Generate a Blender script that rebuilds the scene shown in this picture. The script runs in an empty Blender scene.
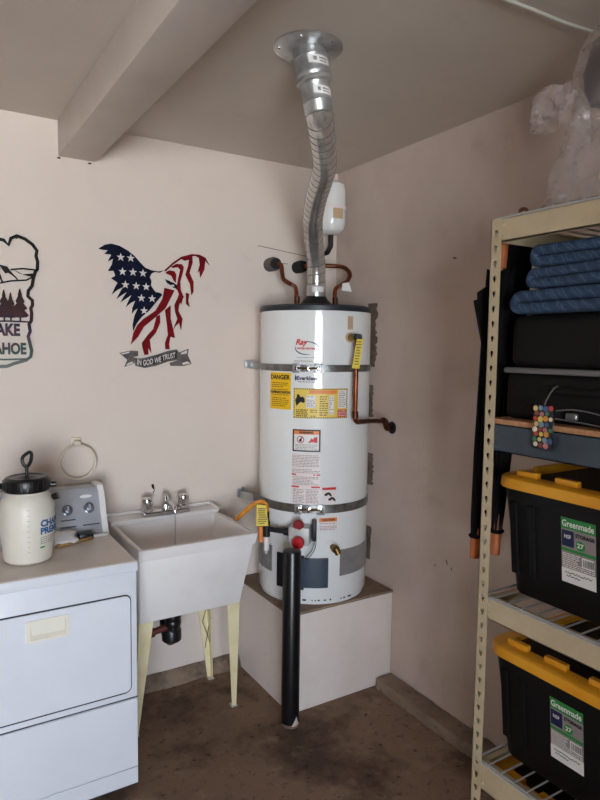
import bpy, bmesh, math, random
import numpy as np
from mathutils import Vector, Matrix, noise

random.seed(7)
SC = bpy.context.scene
COL = SC.collection
PI = math.pi

# ------------------------------------------------------------------ camera
def make_camera():
    pos = Vector((-1.928, -2.773, 1.600))
    yaw, pitch, roll = math.radians(31.71), math.radians(-4.615), math.radians(0.7415)
    f = Vector((math.sin(yaw)*math.cos(pitch), math.cos(yaw)*math.cos(pitch), math.sin(pitch)))
    r = Vector((math.cos(yaw), -math.sin(yaw), 0)); u = r.cross(f)
    r2 = r*math.cos(roll)+u*math.sin(roll); u2 = u*math.cos(roll)-r*math.sin(roll)
    m = Matrix((r2, u2, -f)).transposed().to_4x4(); m.translation = pos
    cd = bpy.data.cameras.new('camera'); cd.sensor_fit = 'HORIZONTAL'; cd.sensor_width = 36
    cd.lens = 626.6/600*36; cd.clip_start = .02
    o = bpy.data.objects.new('camera', cd); o.matrix_world = m; COL.objects.link(o); SC.camera = o
make_camera()

# ------------------------------------------------------------------ sky, daylight, exposure
XL, YF, CH = -5.0, -6.6, 2.519           # left wall, front wall, ceiling height
DOOR_X0, DOOR_X1, DOOR_Z = -4.55, -2.35, 2.12
w = bpy.data.worlds.new('sky'); SC.world = w; w.use_nodes = True
bg = w.node_tree.nodes['Background']; bg.inputs[0].default_value = (.80, .92, 1.08, 1); bg.inputs[1].default_value = 19.0
pl = bpy.data.lights.new('garage_opening_portal', 'AREA'); pl.shape = 'RECTANGLE'
pl.size = DOOR_X1-DOOR_X0; pl.size_y = DOOR_Z; pl.cycles.is_portal = True
po = bpy.data.objects.new('garage_opening_portal', pl)
po.location = ((DOOR_X0+DOOR_X1)/2, YF-.05, DOOR_Z/2); po.rotation_euler = (PI/2, 0, 0); COL.objects.link(po)
sun = bpy.data.lights.new('sun', 'SUN'); sun.energy = 165; sun.color = (.93, .97, 1.0); sun.angle = math.radians(.6)
so_ = bpy.data.objects.new('sun', sun); so_.rotation_euler = Vector((.5, .15, .85)).to_track_quat('Z', 'Y').to_euler(); so_.location = (3, 2, 9); COL.objects.link(so_)
SC.view_settings.view_transform = 'Standard'; SC.view_settings.look = 'None'
SC.view_settings.gamma = 1; SC.view_settings.use_curve_mapping = False
SC.view_settings.exposure = 0.06
SC.cycles.max_bounces = 10; SC.cycles.diffuse_bounces = 7; SC.cycles.glossy_bounces = 4
SC.cycles.transparent_max_bounces = 12; SC.cycles.sample_clamp_indirect = 0
SC.cycles.use_guiding = True
SC.cycles.caustics_reflective = False; SC.cycles.caustics_refractive = False

# ------------------------------------------------------------------ materials
def lin(c):
    return tuple(((v/255+.055)/1.055)**2.4 if v/255 > .04045 else v/255/12.92 for v in c)
MATS = {}
def mat(name, rgb, rough=.5, metal=0., var=None, vscale=3., vlo=.4, vhi=.65, bump=0., bscale=60., spec=.5, coat=0., alpha=1., aniso=None, detail=5):
    """Principled material; var = second colour mixed in by object-space noise."""
    if name in MATS: return MATS[name]
    m = bpy.data.materials.new(name); m.use_nodes = True; nt = m.node_tree; N = nt.nodes; L = nt.links
    b = N['Principled BSDF']; b.inputs['Base Color'].default_value = (*lin(rgb), 1)
    b.inputs['Roughness'].default_value = rough; b.inputs['Metallic'].default_value = metal
    b.inputs['Specular IOR Level'].default_value = spec; b.inputs['Coat Weight'].default_value = coat
    b.inputs['Alpha'].default_value = alpha
    tc = N.new('ShaderNodeTexCoord')
    if var:
        n = N.new('ShaderNodeTexNoise'); n.inputs['Scale'].default_value = vscale; n.inputs['Detail'].default_value = detail
        n.inputs['Roughness'].default_value = .6; L.new(tc.outputs['Object'], n.inputs['Vector'])
        rp = N.new('ShaderNodeValToRGB'); rp.color_ramp.elements[0].position = vlo; rp.color_ramp.elements[1].position = vhi
        rp.color_ramp.elements[0].color = (*lin(rgb), 1); rp.color_ramp.elements[1].color = (*lin(var), 1)
        L.new(n.outputs['Fac'], rp.inputs['Fac']); L.new(rp.outputs['Color'], b.inputs['Base Color'])
    if bump:
        n2 = N.new('ShaderNodeTexNoise'); n2.inputs['Scale'].default_value = bscale; n2.inputs['Detail'].default_value = 4
        L.new(tc.outputs['Object'], n2.inputs['Vector'])
        bp = N.new('ShaderNodeBump'); bp.inputs['Strength'].default_value = bump; bp.inputs['Distance'].default_value = .004
        L.new(n2.outputs['Fac'], bp.inputs['Height']); L.new(bp.outputs['Normal'], b.inputs['Normal'])
    MATS[name] = m
    return m
def M(n): return MATS[n]

def layered(name, base, layers, rough=.8, bump=.2, bscale=80, spec=.3):
    """base colour with several noise-masked layers: (rgb, scale, lo, hi, strength)"""
    m = mat(name, base, rough, spec=spec, bump=bump, bscale=bscale); nt = m.node_tree; N = nt.nodes; L = nt.links
    b = N['Principled BSDF']; tc = [n for n in N if n.type == 'TEX_COORD'][0]
    prev = None
    for i, (rgb, sc, lo, hi, st) in enumerate(layers):
        n = N.new('ShaderNodeTexNoise'); n.inputs['Scale'].default_value = sc; n.inputs['Detail'].default_value = 7; n.inputs['Roughness'].default_value = .62
        mp = N.new('ShaderNodeMapping'); mp.inputs['Location'].default_value = (i*7.3, i*3.1, i*5.7)
        L.new(tc.outputs['Object'], mp.inputs['Vector']); L.new(mp.outputs['Vector'], n.inputs['Vector'])
        mr = N.new('ShaderNodeMapRange'); mr.inputs['From Min'].default_value = lo; mr.inputs['From Max'].default_value = hi; mr.inputs['To Max'].default_value = st
        L.new(n.outputs['Fac'], mr.inputs['Value'])
        mx = N.new('ShaderNodeMix'); mx.data_type = 'RGBA'
        L.new(mr.outputs['Result'], mx.inputs['Factor'])
        if prev is None: mx.inputs['A'].default_value = (*lin(base), 1)
        else: L.new(prev, mx.inputs['A'])
        mx.inputs['B'].default_value = (*lin(rgb), 1); prev = mx.outputs['Result']
    L.new(prev, b.inputs['Base Color'])
    return m

WALL = (221, 208, 197)
layered('wall_paint', WALL, [((214, 198, 187), 1.3, .45, .7, .6), ((196, 178, 166), 5, .62, .8, .35), ((150, 130, 118), 22, .73, .8, .5)], .72, .12, 70)
layered('wall_paint_right', (214, 197, 186), [((196, 178, 166), 1.6, .42, .68, .7), ((176, 156, 143), 4, .58, .75, .4), ((110, 92, 80), 18, .73, .79, .6)], .72, .15, 60)
layered('ceiling_paint', (208, 199, 188), [((198, 188, 177), 1.1, .4, .7, .7), ((180, 166, 154), 6, .6, .8, .3)], .8, .15, 90)
layered('beam_paint', (212, 204, 196), [((194, 182, 174), 2.5, .4, .7, .6), ((230, 222, 214), 30, .7, .76, .7)], .55, .25, 25)
layered('concrete_floor', (142, 116, 96), [((122, 97, 79), 2.2, .4, .65, .8), ((72, 57, 48), 3.2, .50, .66, .85), ((166, 142, 120), 11, .56, .72, .55), ((52, 40, 34), 30, .58, .68, .8), ((60, 47, 40), 75, .6, .7, .6)], .8, .35, 120, .35)
layered('kerb_concrete', (142, 122, 104), [((95, 80, 68), 6, .4, .6, .9), ((170, 150, 130), 14, .55, .7, .6), ((60, 50, 44), 20, .62, .7, .8)], .9, .6, 50)
layered('platform_top', (150, 128, 108), [((112, 94, 80), 6, .4, .65, .8), ((178, 158, 138), 15, .58, .72, .5)], .85, .3, 60)
layered('platform_side', (232, 220, 212), [((216, 202, 192), 3, .45, .7, .7), ((160, 138, 122), 12, .68, .78, .6)], .65, .12, 60)
layered('old_board', (150, 132, 116), [((104, 88, 76), 5, .4, .65, .8), ((160, 140, 120), 16, .52, .7, .6), ((48, 38, 32), 24, .6, .72, .8)], .9, .6, 40)
layered('low_bounce_wall', (120, 98, 78), [((96, 78, 62), 2, .4, .65, .8), ((70, 56, 46), 6, .6, .75, .6)], .85, .2, 40)  # unseen walls made dark to cut bounced light on the rack
mat('driveway', (184, 183, 181), .9, var=(170, 169, 167), vscale=2)
mat('bare_plaster', (128, 112, 100), .95, var=(100, 86, 76), vscale=20, bump=.5)
mat('dark_void', (14, 12, 11), .9)
mat('enamel_white', (228, 231, 238), .28, var=(222, 225, 232), vscale=2, spec=.5)
mat('enamel_top_shaded', (216, 208, 200), .22, var=(206, 196, 186), vscale=4, spec=.6)  # cabinet enamel with shade and wall reflection painted into the colour
mat('gap_dark', (52, 52, 56), .6)
mat('pull_cream', (236, 232, 218), .4)
mat('console_grey', (176, 179, 186), .35, metal=.15, var=(160, 163, 170), vscale=6)
mat('console_print', (70, 72, 80), .5)
mat('plastic_white', (232, 232, 230), .4)
mat('knob_grey', (120, 124, 132), .3, metal=.4)
mat('sink_plastic', (238, 234, 232), .38, var=(230, 224, 219), vscale=5, vlo=.5, vhi=.75)
mat('leg_cream', (240, 227, 186), .5, var=(230, 214, 168), vscale=9, bump=.1)
mat('chrome', (215, 216, 220), .12, 1.)
mat('black_abs', (18, 17, 18), .35)
mat('red_brown', (92, 40, 32), .5)
mat('heater_enamel', (240, 242, 241), .14, spec=.55, coat=.4, var=(236, 238, 237), vscale=1.5)
mat('heater_band', (158, 156, 156), .4, metal=.3, var=(140, 138, 138), vscale=8)
mat('heater_cap', (34, 40, 48), .45)
mat('slate_panel', (52, 66, 82), .4, var=(46, 58, 72), vscale=12)
mat('galvanised', (206, 208, 208), .34, .75, var=(168, 171, 172), vscale=14, bump=.1, bscale=40)
mat('strap_steel', (150, 150, 148), .38, .9, var=(112, 112, 112), vscale=25)
mat('duct_alu', (216, 214, 210), .24, .8, var=(194, 192, 188), vscale=12)
mat('seam_dark', (92, 90, 88), .5, .4)
mat('copper', (150, 84, 56), .3, .95, var=(96, 56, 40), vscale=18)
mat('copper_dark', (98, 60, 44), .4, .9, var=(66, 42, 34), vscale=20)
mat('brass', (138, 108, 58), .35, .9, var=(84, 64, 38), vscale=30)
mat('iron_black', (44, 42, 44), .5, .5)
mat('valve_grey', (190, 190, 188), .4, .1)
mat('knob_red', (178, 22, 32), .3, coat=.4)
mat('knob_dark_red', (128, 26, 32), .4)
mat('foam_black', (30, 28, 28), .9, bump=.4, bscale=120)
mat('foam_grey', (92, 84, 80), .9, bump=.4, bscale=120)
mat('gas_yellow', (222, 150, 42), .4, var=(196, 112, 30), vscale=30)
mat('tag_yellow', (222, 198, 40), .5)
mat('label_white', (238, 236, 232), .5)
mat('label_amber', (246, 196, 20), .45)
mat('label_gold', (238, 208, 96), .45)
mat('label_cream', (240, 226, 176), .45)
mat('label_pink', (238, 226, 224), .45)
mat('label_orange', (240, 140, 70), .45)
mat('label_red', (206, 38, 38), .45)
mat('label_beige', (206, 178, 140), .5)
mat('ink_black', (26, 24, 26), .5)
mat('ink_navy', (24, 34, 76), .5)
mat('ink_brown', (120, 84, 20), .5)
mat('ink_grey', (150, 140, 140), .6)
mat('ink_green', (46, 140, 66), .5)
mat('ink_blue', (40, 92, 150), .5)
mat('art_navy', (14, 20, 44), .75, spec=.15, var=(8, 12, 28), vscale=12)
mat('art_red', (122, 12, 20), .75, spec=.15, var=(96, 10, 18), vscale=12)
mat('art_grey', (104, 98, 96), .5, .3, var=(64, 60, 60), vscale=25)
mat('art_pale', (214, 206, 200), .5)
mat('ring_cream', (214, 200, 180), .35)
mat('sprayer_body', (222, 217, 205), .4, var=(214, 208, 194), vscale=8)
mat('paper_white', (226, 226, 228), .7)
mat('stick_wood', (176, 140, 84), .6, var=(120, 82, 50), vscale=25)
mat('rack_cream', (196, 180, 148), .5, var=(186, 168, 136), vscale=7, vlo=.45, vhi=.7)
mat('rack_slate', (66, 78, 88), .55, var=(56, 68, 78), vscale=9)
mat('rack_wire', (196, 196, 194), .4, .45)
mat('particle_board', (196, 146, 104), .8, var=(170, 122, 84), vscale=60)
mat('bin_black', (12, 11, 12), .5, spec=.3)
mat('lid_yellow', (236, 168, 40), .45, var=(226, 154, 32), vscale=6)
mat('case_black', (17, 15, 15), .7, spec=.25, bump=.3, bscale=300)
mat('case_trim', (112, 108, 110), .5)
mat('umbrella_cloth', (11, 10, 12), .9, spec=.2, bump=.3, bscale=200)
mat('umbrella_wood', (190, 108, 58), .5, var=(158, 84, 44), vscale=20)
mat('umbrella_wood_dark', (112, 62, 40), .5)
mat('bollard_black', (12, 12, 13), .3, var=(18, 18, 19), vscale=10)
mat('chipped_paint', (196, 180, 166), .8)
mat('cable_white', (216, 214, 206), .5)
mat('dark_film', (16, 18, 23), .4)
mat('pull_shade', (222, 215, 198), .5)  # darker cream paints the shade inside the flat door pull

def mat_blanket():
    m = mat('moving_pad', (66, 96, 134), .95, bump=.5, bscale=150); nt = m.node_tree; N = nt.nodes; L = nt.links
    b = N['Principled BSDF']; tc = [n for n in N if n.type == 'TEX_COORD'][0]
    hs = []
    for k, (rot, sc) in enumerate((((.3, .5, .75), 15.), ((.3, -.5, -.75), 15.))):
        mp = N.new('ShaderNodeMapping'); mp.inputs['Rotation'].default_value = rot; L.new(tc.outputs['Object'], mp.inputs['Vector'])
        wv = N.new('ShaderNodeTexWave'); wv.inputs['Scale'].default_value = sc; wv.inputs['Distortion'].default_value = 3.5; wv.inputs['Detail'].default_value = 2
        wv.inputs['Detail Scale'].default_value = 2.2; L.new(mp.outputs['Vector'], wv.inputs['Vector'])
        hs.append(wv.outputs['Fac'])
    mxm = N.new('ShaderNodeMath'); mxm.operation = 'MAXIMUM'; L.new(hs[0], mxm.inputs[0]); L.new(hs[1], mxm.inputs[1])
    rp = N.new('ShaderNodeValToRGB'); e = rp.color_ramp.elements
    e[0].position = .3; e[0].color = (*lin((44, 64, 90)), 1); e[1].position = .985; e[1].color = (*lin((52, 74, 102)), 1)
    k = e.new(.998); k.color = (*lin((82, 104, 132)), 1)
    L.new(mxm.outputs[0], rp.inputs['Fac']); L.new(rp.outputs['Color'], b.inputs['Base Color'])
    bp = [n for n in N if n.type == 'BUMP'][0]; bp.inputs['Strength'].default_value = .4; bp.inputs['Distance'].default_value = .004; bp.invert = True
    L.new(mxm.outputs[0], bp.inputs['Height'])
mat_blanket()

def mat_tint():
    # heat-tinted steel: black above, turning maroon, violet and green near the lettering
    m = mat('tinted_steel', (24, 20, 20), .5, .3, spec=.3); nt = m.node_tree; N = nt.nodes; L = nt.links
    b = N['Principled BSDF']; tc = [n for n in N if n.type == 'TEX_COORD'][0]
    sp = N.new('ShaderNodeSeparateXYZ'); L.new(tc.outputs['Object'], sp.inputs[0])
    n = N.new('ShaderNodeTexNoise'); n.inputs['Scale'].default_value = 9; L.new(tc.outputs['Object'], n.inputs['Vector'])
    ad = N.new('ShaderNodeMath'); ad.operation = 'MULTIPLY_ADD'; ad.inputs[1].default_value = .22
    L.new(n.outputs['Fac'], ad.inputs[0]); L.new(sp.outputs['Z'], ad.inputs[2])
    mr = N.new('ShaderNodeMapRange'); mr.inputs['From Min'].default_value = .22; mr.inputs['From Max'].default_value = -.16
    L.new(ad.outputs[0], mr.inputs['Value'])
    rp = N.new('ShaderNodeValToRGB'); e = rp.color_ramp.elements
    e[0].position = .15; e[0].color = (*lin((22, 18, 18)), 1); e[1].position = 1; e[1].color = (*lin((98, 104, 100)), 1)
    for ps, c in ((.38, (58, 26, 26)), (.55, (36, 32, 56)), (.7, (78, 50, 64)), (.85, (52, 80, 70))):
        k = e.new(ps); k.color = (*lin(c), 1)
    L.new(mr.outputs['Result'], rp.inputs['Fac']); L.new(rp.outputs['Color'], b.inputs['Base Color'])
mat_tint()

def mat_film():
    m = bpy.data.materials.new('clear_film'); m.use_nodes = True; nt = m.node_tree; N = nt.nodes; L = nt.links
    b = N['Principled BSDF']; b.inputs['Base Color'].default_value = (*lin((206, 196, 194)), 1); b.inputs['Roughness'].default_value = .14
    b.inputs['Specular IOR Level'].default_value = 1.0
    tc = N.new('ShaderNodeTexCoord'); n = N.new('ShaderNodeTexNoise'); n.inputs['Scale'].default_value = 15; n.inputs['Detail'].default_value = 3
    L.new(tc.outputs['Object'], n.inputs['Vector'])
    bp = N.new('ShaderNodeBump'); bp.inputs['Strength'].default_value = .6; bp.inputs['Distance'].default_value = .01
    L.new(n.outputs['Fac'], bp.inputs['Height']); L.new(bp.outputs['Normal'], b.inputs['Normal'])
    mr = N.new('ShaderNodeMapRange'); mr.inputs['From Min'].default_value = .35; mr.inputs['From Max'].default_value = .7
    mr.inputs['To Min'].default_value = .2; mr.inputs['To Max'].default_value = .5
    L.new(n.outputs['Fac'], mr.inputs['Value']); L.new(mr.outputs['Result'], b.inputs['Alpha'])
    MATS['clear_film'] = m
mat_film()

# ------------------------------------------------------------------ mesh helpers
WL = {}     # world location of every object that parents others
class MB:
    def __init__(s): s.v = []; s.f = []; s.sm = []
    def add(s, v, f, smooth=False):
        o = len(s.v); s.v += [tuple(p) for p in v]
        s.f += [tuple(i+o for i in q) for q in f]; s.sm += [smooth]*len(f); return s
    def box(s, x0, x1, y0, y1, z0, z1, bev=0, seg=2):
        x0, x1 = min(x0, x1), max(x0, x1); y0, y1 = min(y0, y1), max(y0, y1); z0, z1 = min(z0, z1), max(z0, z1)
        v = [(x, y, z) for x in (x0, x1) for y in (y0, y1) for z in (z0, z1)]
        f = [(0, 1, 3, 2), (4, 6, 7, 5), (0, 4, 5, 1), (2, 3, 7, 6), (0, 2, 6, 4), (1, 5, 7, 3)]
        if not bev: return s.add(v, f)
        bm = bmesh.new(); vs = [bm.verts.new(p) for p in v]
        for q in f: bm.faces.new([vs[i] for i in q])
        bmesh.ops.bevel(bm, geom=list(bm.edges), offset=bev, segments=seg, profile=.5, affect='EDGES')
        return s.bm(bm, False)
    def bm(s, bm, smooth=False):
        bm.verts.ensure_lookup_table(); bm.verts.index_update()
        s.add([v.co[:] for v in bm.verts], [[v.index for v in f.verts] for f in bm.faces], smooth); bm.free(); return s
    def hexa(s, p):   # 8 corner points: bottom ring of four, then top ring of four
        return s.add(p, [(3, 2, 1, 0), (4, 5, 6, 7), (0, 1, 5, 4), (1, 2, 6, 5), (2, 3, 7, 6), (3, 0, 4, 7)])
    def tube(s, pts, r, n=12, cap=True, closed=False, rot=0):
        pts = [Vector(p) for p in pts]; m = len(pts)
        rad = r if isinstance(r, (list, tuple)) else [r]*m
        tang = []
        for i in range(m):
            if closed: t = pts[(i+1) % m]-pts[i-1]
            else: t = pts[min(i+1, m-1)]-pts[max(i-1, 0)]
            tang.append(t.normalized())
        nrm = tang[0].orthogonal().normalized()
        if abs(tang[0].z) < .9: nrm = tang[0].cross(Vector((0, 0, 1))).normalized()
        v = []; fr = []
        for i in range(m):
            nrm = (nrm-tang[i]*nrm.dot(tang[i])).normalized(); b = tang[i].cross(nrm)
            for k in range(n):
                a = 2*PI*k/n+rot; rr = rad[i](a) if callable(rad[i]) else rad[i]
                v.append(pts[i]+(nrm*math.cos(a)+b*math.sin(a))*rr)
        f = []
        for i in range(m if closed else m-1):
            j = (i+1) % m
            for k in range(n):
                k2 = (k+1) % n; f.append((i*n+k, i*n+k2, j*n+k2, j*n+k))
        s.add(v, f, True)
        if cap and not closed:
            o = len(s.v)-m*n
            s.f += [tuple(o+k for k in reversed(range(n))), tuple(o+(m-1)*n+k for k in range(n))]; s.sm += [False, False]
        return s
    def lathe(s, prof, c=(0, 0, 0), n=40, smooth=True, rot=None, cap=True):
        """prof: (r, z) list; rotated about z through c; rot: Matrix for orientation"""
        v = []
        for r, z in prof:
            for k in range(n):
                a = 2*PI*k/n; p = Vector((r*math.cos(a), r*math.sin(a), z))
                if rot: p = rot @ p
                v.append(p+Vector(c))
        m = len(prof); f = []
        for i in range(m-1):
            for k in range(n):
                k2 = (k+1) % n; f.append((i*n+k, i*n+k2, (i+1)*n+k2, (i+1)*n+k))
        s.add(v, f, smooth)
        if cap:
            o = len(s.v)-m*n
            s.f += [tuple(o+k for k in reversed(range(n))), tuple(o+(m-1)*n+k for k in range(n))]; s.sm += [False, False]
        return s
    def prism(s, poly, axis, a, b):
        """2-D polygon extruded along an axis from a to b ('y': poly is (x,z); 'x': (y,z); 'z': (x,y))"""
        def P(p, t): return (p[0], t, p[1]) if axis == 'y' else (t, p[0], p[1]) if axis == 'x' else (p[0], p[1], t)
        n = len(poly); v = [P(p, a) for p in poly]+[P(p, b) for p in poly]
        f = [tuple(range(n)), tuple(reversed(range(n, 2*n)))]+[(i, (i+1) % n, n+(i+1) % n, n+i) for i in range(n)]
        return s.add(v, f)
    def map(s, fn): s.v = [tuple(fn(Vector(p))) for p in s.v]; return s
    def build(s, name, material, parent=None, smooth=None, origin=None):
        base = Vector(WL.get(parent.name, (0, 0, 0))) if parent else Vector(origin or (0, 0, 0))
        me = bpy.data.meshes.new(name); me.from_pydata([tuple(Vector(p)-base) for p in s.v], [], s.f)
        bm = bmesh.new(); bm.from_mesh(me); bmesh.ops.recalc_face_normals(bm, faces=bm.faces); bm.to_mesh(me); bm.free()
        me.polygons.foreach_set('use_smooth', s.sm if smooth is None else [smooth]*len(me.polygons))
        me.set_sharp_from_angle(angle=math.radians(38))
        me.materials.append(MATS[material] if isinstance(material, str) else material)
        o = bpy.data.objects.new(name, me); COL.objects.link(o)
        if parent: o.parent = parent; WL[o.name] = base
        else: o.location = base; WL[o.name] = base
        return o
def tag(o, label, cat=None, group=None, kind=None):
    o['label'] = label
    if cat: o['category'] = cat
    if group: o['group'] = group
    if kind: o['kind'] = kind
    return o
def thing(name, label, cat, loc, group=None):
    o = bpy.data.objects.new(name, None); o.empty_display_size = .05; COL.objects.link(o); o.location = loc
    WL[o.name] = Vector(loc); return tag(o, label, cat, group)
def struct(o, label=None):
    o['kind'] = 'structure'
    if label: o['label'] = label
    return o
def inst(src, loc, parent, name=None):
    o = src.copy(); COL.objects.link(o); o.parent = parent; o.location = loc; return o
def arc(c, r, a0, a1, n, plane='xz'):
    out = []
    for i in range(n+1):
        a = a0+(a1-a0)*i/n; u, v = r*math.cos(a), r*math.sin(a)
        out.append((c[0]+u, c[1], c[2]+v) if plane == 'xz' else (c[0], c[1]+u, c[2]+v) if plane == 'yz' else (c[0]+u, c[1]+v, c[2]))
    return out
def smoothpath(pts, n=8):
    """Catmull-Rom through the points"""
    P = [Vector(p) for p in pts]; P = [P[0]*2-P[1]]+P+[P[-1]*2-P[-2]]; out = []
    for i in range(1, len(P)-2):
        for k in range(n):
            t = k/n; a, b, c, d = P[i-1:i+3]
            out.append(.5*((2*b)+(c-a)*t+(2*a-5*b+4*c-d)*t*t+(3*b-a-3*c+d)*t**3))
    out.append(P[-2]); return out
def rrect(x0, x1, y0, y1, r, n=5):
    out = []
    for cx, cy, a in ((x1-r, y1-r, 0), (x0+r, y1-r, PI/2), (x0+r, y0+r, PI), (x1-r, y0+r, 1.5*PI)):
        for i in range(n+1): out.append((cx+r*math.cos(a+PI/2*i/n), cy+r*math.sin(a+PI/2*i/n)))
    return out
_font = {}
def text2d(s, size, shear=0, bold=0., spacing=1.):
    """flat lettering as (verts, faces, width), left-bottom at 0,0, centred vertically on cap height"""
    cu = bpy.data.curves.new('lettering', 'FONT'); cu.body = s; cu.size = size; cu.shear = shear; cu.offset = bold; cu.space_character = spacing
    cu.resolution_u = 3
    o = bpy.data.objects.new('lettering', cu); COL.objects.link(o)
    dg = bpy.context.evaluated_depsgraph_get(); me = bpy.data.meshes.new_from_object(o.evaluated_get(dg))
    v = [p.co[:2] for p in me.vertices]; f = [tuple(q.vertices) for q in me.polygons]
    bpy.data.objects.remove(o); bpy.data.curves.remove(cu); bpy.data.meshes.remove(me)
    x0 = min(p[0] for p in v); x1 = max(p[0] for p in v); y0 = min(p[1] for p in v)
    return [(p[0]-x0, p[1]-y0) for p in v], f, x1-x0

# ================================================================== THE ROOM
T_ = .12
struct(MB().box(XL-T_, T_, YF-T_, T_, -.1, 0).build('floor', 'concrete_floor'), 'brown stained concrete garage floor')
struct(MB().box(XL-T_, T_, YF-T_, T_, CH, CH+.1).build('ceiling', 'ceiling_paint'), 'flat beige painted garage ceiling')
struct(MB().box(XL-T_, T_, 0, T_, 0, CH).build('wall_back', 'wall_paint'), 'beige painted wall behind the sink and heater')
struct(MB().box(0, T_, YF-T_, 0, 0, CH).build('wall_right', 'wall_paint_right'), 'scuffed beige wall behind the storage rack')
struct(MB().box(XL-T_, XL, YF-T_, 0, 0, CH).build('wall_left', 'low_bounce_wall'), 'dark brown wall at the far left of the garage')
wf = MB().box(DOOR_X1, 0, YF-T_, YF, 0, CH).box(XL, DOOR_X0, YF-T_, YF, 0, CH).box(DOOR_X0, DOOR_X1, YF-T_, YF, DOOR_Z, CH)
struct(wf.build('wall_front', 'low_bounce_wall'), 'dark brown wall with the open garage doorway behind the camera')
struct(MB().box(-25, 20, -40, YF-T_, -.12, -.02).build('driveway', 'driveway'), 'grey concrete driveway outside')
struct(MB().box(-1.45, 0, -3.55, -3.43, 0, CH).build('shade_partition', 'low_bounce_wall'), 'added unseen partition that keeps the rack in shade')  # added out of view to block doorway light from the rack
# painted ceiling beam
struct(MB().box(-1.396, -1.245, YF, 0, 2.376, CH, .006, 2).build('ceiling_beam', 'beam_paint'), 'painted timber beam under the ceiling')
# rough concrete kerb at the foot of the back wall
kb = MB(); n = 60; sec = []
random.seed(3)
for i in range(n+1):
    x = XL+(-.571-XL)*i/n; j = lambda a: random.uniform(-a, a)
    sec.append([(x, -.001, 0), (x, -.042+j(.006), 0), (x, -.036+j(.004), .03+j(.004)), (x, -.022+j(.005), .052+j(.004)), (x, -.001, .066+j(.003))])
kv = [p for s in sec for p in s]; kf = []
for i in range(n):
    for k in range(4): kf.append((i*5+k, i*5+k+1, (i+1)*5+k+1, (i+1)*5+k))
kb.add(kv, kf); struct(kb.build('trim_1', 'kerb_concrete'), 'rough concrete kerb along the foot of the wall')
# corner plinth that carries the heater
pf = thing('heater_platform', 'white painted corner plinth under the water heater', None, (-.2855, -.263, 0)); pf['kind'] = 'structure'
MB().box(-.568, 0, -.523, 0, 0, .445, .004, 1).build('plinth_side', 'platform_side', pf)
MB().box(-.574, 0, -.529, 0, .445, .457, .003, 1).build('plinth_top', 'platform_top', pf)
# damaged paint strips beside the heater, small wall marks
random.seed(5)
def rough_strip(y0, y1, z0, z1, amp):
    m = 26; L_, R_ = [], []
    for i in range(m+1):
        z = z0+(z1-z0)*i/m
        L_.append((y1-.0+random.uniform(-.3, .3)*amp, z)); R_.append((y0+random.uniform(-1, 1)*amp, z))
    mb = MB()
    v = []
    for a, b in zip(L_, R_): v += [(-.0012, a[0], a[1]), (-.0012, b[0], b[1]), (0.0, a[0], a[1]), (0.0, b[0], b[1])]
    f = []
    for i in range(m):
        k = 4*i; f += [(k, k+1, k+5, k+4), (k+1, k+3, k+7, k+5), (k, k+4, k+6, k+2)]
    return mb.add(v, f)
WR = bpy.data.objects['wall_right']; WB = bpy.data.objects['wall_back']
rough_strip(-.355, -.285, 1.52, 1.83, .012).build('bare_patch', 'bare_plaster', WR)
rough_strip(-.338, -.29, 1.27, 1.43, .006).build('bare_patch', 'bare_plaster', WR)
rough_strip(-.352, -.29, .93, 1.09, .010).build('bare_patch', 'bare_plaster', WR)
rough_strip(-.345, -.29, .55, .72, .006).build('bare_patch', 'bare_plaster', WR)
def wall_mark(wall, c, w_, h_, ang):
    mb = MB(); pts = []
    for i in range(9):
        a = 2*PI*i/9; rr = random.uniform(.7, 1.2); u, v = w_*rr*math.cos(a), h_*rr*math.sin(a)
        pts.append((u*math.cos(ang)-v*math.sin(ang), u*math.sin(ang)+v*math.cos(ang)))
    if wall is WB: mb.prism([(c[0]+p[0], c[1]+p[1]) for p in pts], 'y', -.0012, 0.0)
    else: mb.prism([(c[0]+p[0], c[1]+p[1]) for p in pts], 'x', -.0012, 0.0)
    return mb.build('wall_mark', 'dark_void', wall)
wall_mark(WB, (-1.005, .962), .007, .016, .3); wall_mark(WB, (-1.0, .94), .002, .012, -.3)
for c, w_, h_, a in (((-.861, 1.987), .012, .003, .2), ((-.871, .697), .002, .013, -.5), ((-.90, .675), .0016, .009, -.5), ((-.80, .66), .0016, .007, -.6)):
    wall_mark(WR, c, w_, h_, a)
for x, z in ((-1.392, 2.37), (-1.27, 2.368)): wall_mark(WB, (x, z), .008, .004, 0)
for p0, p1 in (((-.47, 2.105), (-.16, 2.075)), ((-.36, 2.03), (-.30, 2.03))):
    MB().tube([(p0[0], -.0005, p0[1]), (p1[0], -.0005, p1[1])], .0018, 5).build('paint_crack', 'bare_plaster', WB)

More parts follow.
